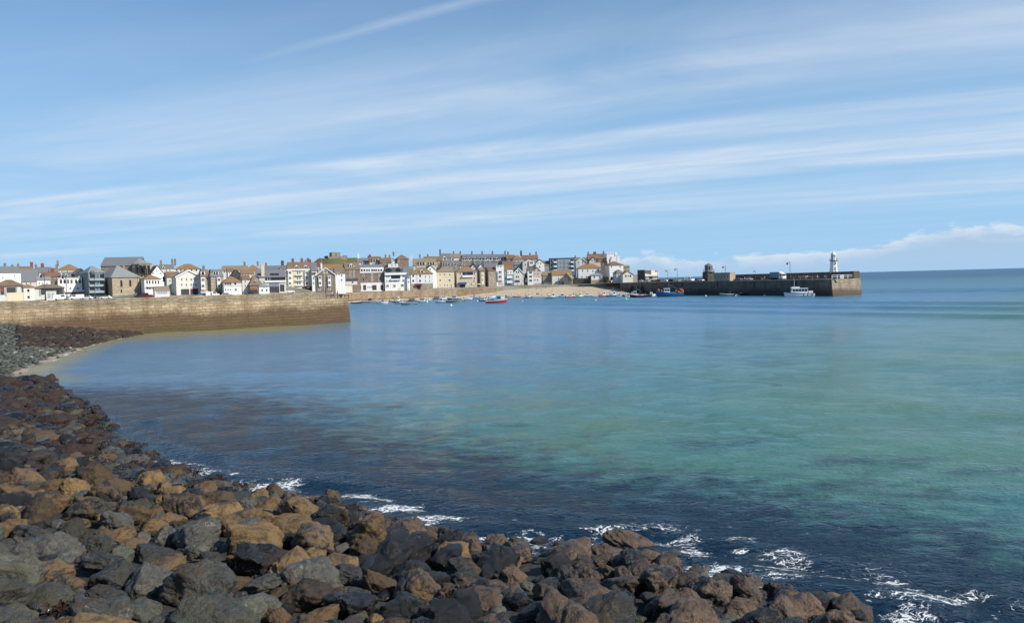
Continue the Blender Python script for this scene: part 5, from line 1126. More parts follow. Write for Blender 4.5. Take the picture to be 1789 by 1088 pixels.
o = wall_strip('pier_head', [tuple(pl_(0, 0)), tuple(pl_(.6, 16.6))], -3, DZ+.002, 2, 'capblock', None, .8, seg=1.2, topmat='concrete'); P_(o, hp)
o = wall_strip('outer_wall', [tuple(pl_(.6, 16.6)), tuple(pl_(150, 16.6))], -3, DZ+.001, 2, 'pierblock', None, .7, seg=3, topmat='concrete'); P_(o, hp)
mb = MB(); pts = [(q[0], q[1], DZ+.02) for q in (pl_(.9, .9), pl_(142, .9), (62.5, 437), (52, 470), (70, 474), pl_(150, 16), pl_(1.2, 16))]; mb.quad(list(reversed(pts))); P_(mb.build('deck', 'concrete'), hp)
sP0 = s_at(1268, 13.0); sP1 = s_at(1487, 13.0)
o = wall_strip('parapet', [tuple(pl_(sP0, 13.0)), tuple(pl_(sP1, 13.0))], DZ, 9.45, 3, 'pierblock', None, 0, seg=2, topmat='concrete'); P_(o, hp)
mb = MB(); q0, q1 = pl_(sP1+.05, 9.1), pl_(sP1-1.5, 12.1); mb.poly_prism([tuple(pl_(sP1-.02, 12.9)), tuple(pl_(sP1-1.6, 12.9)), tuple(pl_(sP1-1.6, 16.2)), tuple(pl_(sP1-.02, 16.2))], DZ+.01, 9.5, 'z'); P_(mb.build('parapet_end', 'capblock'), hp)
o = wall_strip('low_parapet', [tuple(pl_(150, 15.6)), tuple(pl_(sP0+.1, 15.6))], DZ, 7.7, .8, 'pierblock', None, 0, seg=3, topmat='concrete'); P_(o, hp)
mb = MB(); mb.box(-.25, .25, -.35, .1, -3, 0); lm = mb.mesh('ladder_recess', 'dark')
ang = math.atan2(-e1.y, -e1.x)
for s_ in (18, 42, 66, 92):
    q = pl_(s_, -.05); o = link('ladder', lm, hp, (q.x-PE.x, q.y-PE.y, DZ)); o.rotation_euler = (0, 0, ang)
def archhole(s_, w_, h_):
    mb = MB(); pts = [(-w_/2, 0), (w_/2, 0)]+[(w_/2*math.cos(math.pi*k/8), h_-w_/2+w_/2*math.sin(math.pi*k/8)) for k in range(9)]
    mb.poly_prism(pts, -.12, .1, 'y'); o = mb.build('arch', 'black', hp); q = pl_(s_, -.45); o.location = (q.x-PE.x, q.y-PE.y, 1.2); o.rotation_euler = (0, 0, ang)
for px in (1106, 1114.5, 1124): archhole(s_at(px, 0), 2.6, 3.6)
fp, fq = pl_(.9, 1.2), pl_(1.2, 16)
def rail_between(name, label, p, q, z, h, mat, n, rails):
    o = empty(name, (p.x, p.y, z)); tag(o, label, 'railing'); L = q-p; mb = MB()
    for i in range(rails): mb.tube((0, 0, h*(1-.45*i)), (L.x, L.y, h*(1-.45*i)), .07)
    mb.build('rail', mat, o); pm = MB(); pm.box(-.08, .08, -.08, .08, 0, h); me = pm.mesh('post', mat)
    for i in range(n+1): link('post', me, o, (L.x*i/n, L.y*i/n, 0))
    return o
rail_between('railing', 'white two bar railing along the sunlit pier end', fp, fq, DZ+.03, 1.5, 'trim', 5, 2)
# notice board on the railing
q = atz(1471, 487, DZ); q = at(1471, 487, 299.9); nb = empty('notice_board', (q.x, q.y, DZ+.02)); tag(nb, 'white square notice board at the pier end railing', 'sign')
mb = MB(); mb.box(-.7, .7, -.06, 0, .15, 1.5); mb.build('panel', 'trim', nb); mb = MB(); mb.box(-.6, -.5, .001, .1, -.02, 1.4).box(.5, .6, .001, .1, -.02, 1.4); mb.build('post', 'iron', nb); mb = MB(); mb.box(-.12, .12, -.075, -.062, .6, .95); mb.build('notice', 'skyblue', nb)
# lighthouse
sl = s_at(1457.5, 14.5); q = pl_(sl, 14.5); lh = empty('lighthouse', (q.x, q.y, 9.45), R(20)); tag(lh, 'white eight sided lighthouse with a dark gallery on the far pier end', 'lighthouse')
H = lambda y: at(1457.5, y, q.y).z-9.45
mb = MB(); mb.lathe([(1.68, -.3), (1.6, .3), (1.54, .32), (1.2, H(455.8))], 8); mb.build('tower', 'trim', lh)
mb = MB(); mb.lathe([(1.15, H(456.6)), (1.62, H(456)), (1.62, H(455.3)), (1.0, H(455.2))], 16); mb.build('gallery', 'iron', lh)
mb = MB(); 
for k in range(12):
    a = 2*math.pi*k/12; mb.tube((1.55*math.cos(a), 1.55*math.sin(a), H(455.3)), (1.55*math.cos(a), 1.55*math.sin(a), H(451.6)), .035, n=4)
for z in (H(451.6), H(453.4)):
    for k in range(16):
        a, a2 = 2*math.pi*k/16, 2*math.pi*(k+1)/16; mb.tube((1.55*math.cos(a), 1.55*math.sin(a), z), (1.55*math.cos(a2), 1.55*math.sin(a2), z), .03, n=4)
mb.build('gallery_rail', 'iron', lh)
mb = MB(); mb.lathe([(1.0, H(455.3)), (1.0, H(450.6)), (.90, H(450.5))], 8); mb.build('lantern_base', 'trim', lh)
mb = MB(); mb.lathe([(.86, H(450.6)), (.86, H(445.4))], 8); mb.build('lantern', 'lightglass', lh)
mb = MB()
for k in range(8): a = 2*math.pi*k/8; mb.tube((.88*math.cos(a), .88*math.sin(a), H(450.6)), (.88*math.cos(a), .88*math.sin(a), H(445.4)), .09, n=4)
mb.build('lantern_bars', 'trim', lh)
mb = MB(); mb.lathe([(1.1, H(445.6)), (1.07, H(445)), (.9, H(443)), (.5, H(441)), (.2, H(440)), (.09, H(439.4)), (.16, H(438.6)), (.05, H(437.6)), (.03, H(435.8))], 12); mb.build('dome', 'trim', lh, True)
mb = MB(); mb.box(-.34, .34, -1.62, -1.3, 0, 2.0); mb.build('door', 'offwhite', lh)
mb = MB(); mb.box(-.3, -.02, -1.55, -1.0, H(461.5), H(458.6)); mb.build('lamp_box', 'iron', lh)
# old lookout lighthouse
so_ = s_at(1238, 7); q = pl_(so_, 7.5); ol = empty('lookout_tower', (q.x, q.y, DZ), R(22)); tag(ol, 'old dark stone lookout tower with an octagonal glazed top on the far pier', 'tower')
H = lambda y: at(1238, y, q.y).z-DZ
mb = MB(); mb.box(-2.1, 2.1, -2.1, 2.1, -.3, H(476)); mb.build('wall', 'darkstone', ol)
mb = MB(); mb.lathe([(1.9, H(477.5)), (2.7, H(476)), (2.75, H(474.6)), (2.0, H(474.5))], 12); mb.build('gallery', 'darkstone', ol)
mb = MB()
for k in range(12): a = 2*math.pi*k/12; mb.tube((2.65*math.cos(a), 2.65*math.sin(a), H(474.6)), (2.65*math.cos(a), 2.65*math.sin(a), H(470.4)), .05, n=4); a2 = a+2*math.pi/12; mb.tube((2.65*math.cos(a), 2.65*math.sin(a), H(470.4)), (2.65*math.cos(a2), 2.65*math.sin(a2), H(470.4)), .045, n=4)
mb.build('gallery_rail', 'iron', ol)
mb = MB(); mb.lathe([(1.95, H(474.6)), (1.95, H(465))], 8); mb.build('lantern', 'concrete', ol)
for k in range(8):
    a = 2*math.pi*(k+.5)/8; ap = 1.95*math.cos(math.pi/8)+.02; mb = MB(); mb.box(-.42, .42, -.03, .02, H(471.5), H(466)); p = mb.build('pane', 'glass', ol); p.location = (ap*math.cos(a), ap*math.sin(a), 0); p.rotation_euler = (0, 0, a+math.pi/2)
mb = MB(); mb.lathe([(2.15, H(465.2)), (2.05, H(464.4)), (1.5, H(462.3)), (.7, H(460.8)), (.16, H(460.3)), (.1, H(459.3)), (.03, H(458.6))], 8); mb.build('roof', 'slate', ol)
mb = MB(); mb.box(-.5, .5, -2.16, -2.105, 0, 2.2); mb.build('door', 'dark', ol)
b = B('pier_store', 'long low stone store between the lookout tower and the pier parapet', 1247, 1275, 477.5, 358, None, 'flat', 'stone', 'concrete', rel=-30, dep=5, cat='building', parapet=.1, base=DZ-.2); b.grid([1251, 1256, 1261, 1266, 1271], [484], 2.2, 6, 'thin')
# street lamps
def lamp_mesh():
    p = MB(); p.lathe([(.16, 0), (.16, .9), (.09, 1.0), (.07, 5.6), (.05, 5.8)], 8)
    a = MB(); a.tube((0, 0, 5.5), (-.9, 0, 5.75), .05); a.tube((0, 0, 4.9), (-.55, 0, 5.6), .03)
    l = MB(); l.lathe([(.09, 5.62), (.28, 5.5), (.3, 5.3), (.2, 4.95), (.08, 4.9)], 8, -.9, 0)
    return p.mesh('post', 'iron', True), a.mesh('arm', 'iron'), l.mesh('lantern', 'iron', True)
LP = lamp_mesh()
def lamp(px, ytop, x, y, z, label):
    o = empty('street_lamp', (x, y, z), 0); tag(o, label, 'street lamp', 'harbour street lamps')
    h = (at(px, ytop, y).z-z)/5.8
    for nm, me in zip(('post', 'arm', 'lantern'), LP): c = link(nm, me, o)
    o.scale = (h, h, h) if h < 1.6 else (1.4, 1.4, h)
for px, yt, lb in [(1150, 472, 'leftmost lamp post on the far pier above the low cream shed'), (1168, 471.5, 'second lamp post from the left on the far pier'), (1184.5, 468.5, 'tall lamp post on the far pier behind the blue fishing boat'), (1268.5, 464.5, 'lamp post on the far pier just right of the lookout tower'), (1321, 472.5, 'short thin lamp post midway along the far pier parapet'), (1381.5, 457.5, 'tallest lamp post on the far pier right of the box truck')]:
    s_ = s_at(px, 7); q = pl_(s_, 7); lamp(px, yt, q.x, q.y, DZ, lb)
for px, yt, lb in [(77, 478, 'lamp post behind the near pier wall by the small white gabled house'), (115, 480, 'lamp post behind the near pier wall by the white shop'), (164, 472.5, 'tall lamp post before the blue grey modern flats'), (367.5, 482, 'thin lamp post before the tan mansard houses'), (422.3, 483, 'lamp post before the tapering orange roof house')]:
    D = 300; p = at(px, yt, D); lamp(px, yt, p.x, D, 6.3, lb)
# ------------------------------------------------------------------ vehicles
def car_meshes(kind_):
    if kind_ == 'car': L, W, Hb, Ht = 4.2, 1.72, .85, 1.45; prof = [(-2.1, .35), (-2.1, .78), (-1.95, .9), (-1.0, .95), (1.75, .95), (2.05, .8), (2.1, .35)]; cab = [(-1.05, .95), (-.45, 1.42), (1.1, 1.45), (1.8, .95)]
    elif kind_ == 'van': L, W = 5.2, 1.95; prof = [(-2.6, .4), (-2.6, .95), (-2.45, 1.15), (-1.7, 1.3), (2.6, 1.3), (2.6, .4)]; cab = [(-1.75, 1.3), (-1.1, 2.15), (2.55, 2.2), (2.6, 1.3)]
    body = MB(); n = len(prof)
    body.ring([[(p[0], y, p[1]+(0 if abs(y) < W/2 else 0)) for p in prof] for y in (-W/2, W/2)], close=True)
    c = MB(); t_ = .12
    c.ring([[(p[0], y, p[1]) for p in cab] for y in (-W/2+t_, -W/2+.2, W/2-.2, W/2-t_)], close=True)
    for i in (0, 3):                            # taper the sides of the cabin
        for j in range(4):
            v = c.v[i*4+j]; z = v[2]
            if z > 1.35: c.v[i*4+j] = (v[0], v[1]*(.86 if kind_ == 'car' else .94), z)
    g = MB()
    for s_ in (-1, 1):
        y = s_*(W/2-t_+.015)*(.955 if kind_ == 'car' else .985); 
        def lerp(u): return u
        if kind_ == 'car': g.poly_prism([(-.85, 1.0), (-.42, 1.34), (.3, 1.36), (.3, 1.0)], y-.02, y+.02, 'y'); g.poly_prism([(.38, 1.0), (.38, 1.36), (1.05, 1.36), (1.5, 1.0)], y-.02, y+.02, 'y')
        else: g.poly_prism([(-1.5, 1.4), (-1.05, 2.0), (-.2, 2.0), (-.2, 1.4)], y-.02, y+.02, 'y')
    if kind_ == 'car': a_, b_, z0, z1, x0, x1 = -1.05, -.45, 1.0, 1.40, -1.0, -.5
    else: z0, z1, x0, x1 = 1.38, 2.05, -1.70, -1.2
    w2 = W/2-.22
    g.quad([(x0-.03, -w2, z0), (x0-.03, w2, z0), (x1-.03, w2*.92, z1), (x1-.03, -w2*.92, z1)])
    wh = MB(); wh.ring([[(.32*math.cos(2*math.pi*k/14), y, .32+.32*math.sin(2*math.pi*k/14)) for k in range(14)] for y in (-.1, .1)])
    hl = MB(); hl.box(-.04, .04, -.16, .16, -.07, .07)
    return body.mesh('body', 'boatwhite'), c.mesh('cabin', 'boatwhite'), g.mesh('windows', 'glass'), wh.mesh('wheel', 'rubber'), hl.mesh('headlight', 'lamplens'), W, L
CARM = {k: car_meshes(k) for k in ('car', 'van')}
def vehicle(kind_, x, y, z, rz, mat, label, group=None):
    bm_, cm, gm, wm_, hm, W, L = CARM[kind_]; o = empty('parked_'+kind_, (x, y, z), rz); tag(o, label, kind_, group)
    for me, nm in ((bm_, 'body'), (cm, 'cabin')):
        c = link(nm, me, o); c.material_slots[0].link = 'OBJECT'; c.material_slots[0].material = MATS[mat]
    link('windows', gm, o)
    for sx in (-.31, .31):
        for sy in (-1, 1): link('wheel', wm_, o, (sx*L, sy*(W/2-.08), 0))
    for sy in (-1, 1): link('headlight', hm, o, (-L/2, sy*W*.33, .72))
def on_pier(px, off): q = pl_(s_at(px, off), off); return q.x, q.y
VP = [('van', 1206, 5, 'boatwhite', 'large white van among parked cars left of the lookout tower'), ('van', 1195, 7, 'boatwhite', 'white van half hidden left of the large white van'), ('car', 1226, 4, 'boatwhite', 'small white car below the lookout tower'), ('car', 1163, 5, 'boatwhite', 'white car below the two left lamp posts of the far pier'), ('car', 1175, 5, 'maroon', 'dark red car on the far pier between two lamp posts'), ('car', 1184, 4, 'silver', 'silver car above the blue fishing boat'), ('car', 1153, 6, 'darkred', 'dark red car beside the low cream shed'), ('car', 1220, 8, 'navy', 'dark blue car behind the small white car'), ('car', 1292, 6.5, 'bluepaint', 'blue car before the pier parapet right of the stone store'), ('car', 1309, 6.5, 'silver', 'silver car before the pier parapet'), ('car', 1329, 6.6, 'iron', 'black car before the pier parapet near the box truck'), ('car', 1281, 7, 'iron', 'black car against the left end of the pier parapet'), ('car', 1131, 3, 'silver', 'silver car near the square brown pier store'), ('car', 1122, 3.5, 'boatwhite', 'white car in front of the square brown pier store')]
for kd, px, off, mat, lb in VP:
    x, y = on_pier(px, off); vehicle(kd, x, y, DZ+.03, ang+math.pi+rnd.uniform(-.15, .15), mat, lb)
for kd, px, mat, lb in [('van', 134, 'boatwhite', 'white van before the white shop at left'), ('car', 152, 'boatwhite', 'white car before the red brick panel at left'), ('van', 247, 'iron', 'black van at the corner of the stone chapel hall'), ('car', 259, 'darkred', 'dark red car beside the black van'), ('van', 372, 'boatwhite', 'white van before the slate mansard house'), ('car', 396, 'silver', 'silver car before the tapering orange roof house'), ('car', 355, 'skyblue', 'pale blue car before the gabled inn'), ('car', 436, 'iron', 'black car before the brown and orange roofed house'), ('car', 507, 'boatwhite', 'white car before the tall hotel'), ('car', 185, 'boatwhite', 'white car in front of the modern flats'), ('car', 173, 'silver', 'silver car in front of the modern flats'), ('van', 106, 'boatwhite', 'white van beside the pale boarded hut')]:
    D = 312 if px < 480 else 372; p = at(px, 520, D); vehicle(kd, p.x, D, town_z(px, D)+.02, rnd.choice([0, math.pi])+R(20)+rnd.uniform(-.2, .2), mat, lb)
# box truck
x, y = on_pier(1362, 6); tr = empty('box_truck', (x, y, DZ+.03), ang); tag(tr, 'truck with a grey box and white cab on the far pier', 'truck')
mb = MB(); mb.box(-4.2, .9, -1.2, 1.2, .95, 3.4); mb.build('box_body', 'bluegrey', tr); mb = MB(); mb.poly_prism([(1.0, .5), (3.1, .5), (3.1, 1.5), (2.7, 2.6), (1.0, 2.7)], -1.1, 1.1, 'y'); mb.build('cab', 'boatwhite', tr); mb = MB(); mb.poly_prism([(1.0, 2.71), (2.4, 2.71), (1.0, 3.45)], -1.05, 1.05, 'y'); mb.build('wind_deflector', 'boatwhite', tr)
mb = MB(); mb.quad([(3.07, -.95, 1.6), (3.07, .95, 1.6), (2.76, .95, 2.5), (2.76, -.95, 2.5)]); mb.box(1.4, 2.5, -1.12, -1.103, 1.6, 2.4).box(1.4, 2.5, 1.103, 1.12, 1.6, 2.4); mb.build('windows', 'glass', tr); mb = MB(); mb.box(-4.2, 2.9, -.5, .5, .5, .94); mb.build('chassis', 'iron', tr)
for sx in (-3.2, -2.2, 2.2):
    for sy in (-1, 1): w_ = link('wheel', CARM['van'][3], tr, (sx, sy*1.0, 0)); w_.scale = (1.4, 1.4, 1.4)
# ------------------------------------------------------------------ boats
def hull_rings(L, Bm, fb, sheer=.5, full=.85, n=13, dr=.35):
    rings = []
    for i in range(n):
        u = i/(n-1); x = (u-.5)*L
        w_ = Bm/2*(full+(1-full)*min(1, u/.35))*(1-max(0, (u-.45)/.55)**2.2)
        w_ = max(w_, .02); z1 = fb*(1+sheer*max(0, u-.3)**2*2); xo = (.06*L*max(0, u-.7)/.3)
        zk = -dr*(1-max(0, (u-.75)/.25)**2*.9)
        rings.append([(x+xo, -w_, z1), (x+xo*.6, -w_*.95, z1*.45), (x, -w_*.72, zk*.3), (x, 0, zk), (x, w_*.72, zk*.3), (x+xo*.6, w_*.95, z1*.45), (x+xo, w_, z1)])
    return rings
BOATC = {}
def hull_parts(L, Bm, fb, sheer, full):
    k = (round(L, 1), round(Bm, 2), round(fb, 2))
    if k in BOATC: return BOATC[k]
    rg = hull_rings(L, Bm, fb, sheer, full); h = MB(); h.ring(rg, close=False, cap=True)
    d = MB(); n = len(rg)
    dl = [[(r_[0][0], r_[0][1]*.93, r_[0][2]-.16*fb), (r_[6][0], r_[6][1]*.93, r_[6][2]-.16*fb)] for r_ in rg]
    for i in range(n-1): d.quad([dl[i][0], dl[i+1][0], dl[i+1][1], dl[i][1]])
    g = MB()
    for i in range(n-1):
        for j in (0, 6): g.tube(rg[i][j], rg[i+1][j], .05+.006*L, n=5)
    g.tube(rg[0][0], rg[0][6], .05+.006*L, n=5)
    BOATC[k] = (h.mesh('hull', 'boatwhite'), d.mesh('deck', 'palegrey'), g.mesh('gunwale', 'trim'))
    return BOATC[k]
def omat(o, m): o.material_slots[0].link = 'OBJECT'; o.material_slots[0].material = MATS[m]; return o
def cabin(o, x0, x1, w_, z0, z1, mat='boatwhite', rake=.3, win=True):
    mb = MB(); r_ = rake*(z1-z0)
    mb.ring([[(x0, -w_, z0), (x1, -w_*.8, z0), (x1, w_*.8, z0), (x0, w_, z0)], [(x0+.1, -w_*.88, z1), (x1-r_, -w_*.7, z1), (x1-r_, w_*.7, z1), (x0+.1, w_*.88, z1)]]); c = mb.build('cabin', mat, o)
    mb = MB(); mb.ring([[(x0-.1, -w_, z1+.003), (x1-r_+.25, -w_*.8, z1+.003), (x1-r_+.25, w_*.8, z1+.003), (x0-.1, w_, z1+.003)], [(x0-.05, -w_*.9, z1+.1), (x1-r_+.1, -w_*.7, z1+.1), (x1-r_+.1, w_*.7, z1+.1), (x0-.05, w_*.9, z1+.1)]]); mb.build('cabin_roof', mat, c)
    if win:
        h = z1-z0; za, zb = z0+h*.42, z0+h*.86
        def P_at(x, s_, z):
            q = (z-z0)/h; xx0 = x0+.1*q; xx1 = x1-r_*q; wa = w_*(1-.12*q); wb = w_*(.8-.1*q)
            u = (x-xx0)/(xx1-xx0); return (x, s_*(wa+(wb-wa)*u+.02), z)
        mb = MB(); m_ = max(1, int((x1-x0)/1.1)); st = (x1-x0-r_-.2)/m_
        for s_ in (-1, 1):
            for i in range(m_):
                xa = x0+.15+i*st; mb.quad([P_at(xa+.06, s_, za), P_at(xa+st-.06, s_, za), P_at(xa+st-.06, s_, zb), P_at(xa+.06, s_, zb)])
        f0, f1 = x1-r_*.42+.02, x1-r_*.86+.02; mb.quad([(f0, -w_*.66, za), (f0, w_*.66, za), (f1, w_*.62, zb), (f1, -w_*.62, zb)]); mb.quad([(x0+.02, -w_*.7, za), (x0+.02, w_*.7, za), (x0+.05, w_*.66, zb), (x0+.05, -w_*.66, zb)])
        mb.build('cabin_window', 'glass', c)
    return c
def boat(px, wl, Lpx, kd, hull, label, head=0, trim='trim', cab='boatwhite', group=None, cover=None, fbk=1.0):
    p = atz(px, wl, 0.0); k = p.y/F; hd = R(head); L = max(2.8, 1.28*Lpx*k/max(.45, abs(math.cos(hd)))); Bm = L*(.34 if L < 7 else .3); fb = (.11*L+.12)*fbk
    nm = {'dinghy': 'dinghy', 'motor': 'motor_boat', 'fishing': 'fishing_boat', 'rib': 'inflatable_boat', 'open': 'rowing_boat', 'cruiser': 'cabin_cruiser'}[kd]
    o = empty(nm, (p.x, p.y, 0), hd); tag(o, label, 'boat', group)
    h, d, g = hull_parts(L, Bm, fb, .55, .85)
    omat(link('hull', h, o), hull); link('deck', d, o); omat(link('gunwale', g, o), trim)
    if kd in ('dinghy', 'open', 'rib'):
        mb = MB(); 
        for q in (-.25, .05, .28): mb.box(q*L-.14, q*L+.14, -Bm*.42, Bm*.42, fb*.92, fb*.99)
        mb.build('thwart', 'wood', o)
        mb = MB(); mb.box(-.5*L-.35, -.5*L-.02, -.18, .18, fb*.5, fb*.5+.75); mb.box(-.5*L-.25, -.5*L-.1, -.07, .07, -.4, fb*.5); mb.build('outboard', 'iron', o)
    if kd == 'rib':
        mb = MB(); rg = hull_rings(L, Bm, fb, .55, .85)
        for j in (0, 6):
            for i in range(len(rg)-1): mb.tube(rg[i][j], rg[i+1][j], .24, n=8)
        omat(mb.build('tube', hull, o, True), hull); mb = MB(); mb.box(-.15*L, -.02*L, -.35, .35, fb*.8, fb*.8+.95); mb.build('console', 'boatgrey', o)
    if kd == 'motor':
        cabin(o, -.08*L, .26*L, Bm*.36, fb*.9, fb*.9+.95+.05*L, cab); mb = MB(); mb.box(-.5*L-.4, -.5*L-.02, -.2, .2, fb*.5, fb*.5+.85); mb.box(-.5*L-.3, -.5*L-.1, -.08, .08, -.4, fb*.5); mb.build('outboard', 'iron', o)
        mb = MB(); mb.tube((-.05*L, 0, fb+.9), (-.05*L, 0, fb+2.2+.1*L), .025, n=4); mb.build('aerial', 'trim', o)
        mb = MB(); zz_ = fb*1.9
        for s_ in (-1, 1): mb.tube((.2*L, s_*Bm*.36, zz_), (.5*L, s_*.05, zz_+.25), .025, n=4); mb.tube((.2*L, s_*Bm*.36, fb), (.2*L, s_*Bm*.36, zz_), .025, n=4)
        mb.build('bow_rail', 'silver', o)
    if kd == 'cruiser':
        cabin(o, -.28*L, .16*L, Bm*.4, fb*.92, fb*.92+1.0+.055*L, cab); mb = MB(); mb.poly_prism([(.16*L-.3, fb*.95), (.40*L, fb*1.18), (.30*L, fb*1.18+.55), (.12*L, fb*.95+.8)], -Bm*.26, Bm*.26, 'y'); mb.build('foredeck', cab, o)
        mb = MB(); mb.tube((-.1*L, 0, fb+1.5), (-.1*L, 0, fb+3.2+.1*L), .04, n=5); mb.build('mast', 'trim', o)
    if kd == 'fishing':
        cabin(o, .02*L, .26*L, Bm*.32, fb*.95, fb*.95+1.7+.03*L, cab, rake=.12); mb = MB(); mb.tube((.05*L, 0, fb+1.8), (.05*L, 0, fb+3.6+.12*L), .05, n=5); mb.tube((.05*L, 0, fb+2.6+.1*L), (-.3*L, 0, fb+1.6), .035, n=5); mb.build('mast', 'silver', o)
        mb = MB(); mb.tube((-.36*L, -Bm*.35, fb*.9), (-.36*L, -Bm*.3, fb+1.9), .05, n=5).tube((-.36*L, Bm*.35, fb*.9), (-.36*L, Bm*.3, fb+1.9), .05, n=5).tube((-.36*L, -Bm*.3, fb+1.9), (-.36*L, Bm*.3, fb+1.9), .05, n=5); mb.build('gantry', 'iron', o)
        mb = MB(); mb.box(-.3*L, -.1*L, -Bm*.25, Bm*.25, fb*.85, fb*.85+.7); mb.build('fish_box', 'bluepaint', o)
    if cover:
        mb = MB(); mb.ring([[(-.45*L, -Bm*.4, fb), (.3*L, -Bm*.36, fb*1.15), (.3*L, Bm*.36, fb*1.15), (-.45*L, Bm*.4, fb)], [(-.4*L, -.05, fb+.7), (.25*L, -.05, fb+.75), (.25*L, .05, fb+.75), (-.4*L, .05, fb+.7)]]); mb.build('cover', cover, o)
    return o, L, Bm, fb
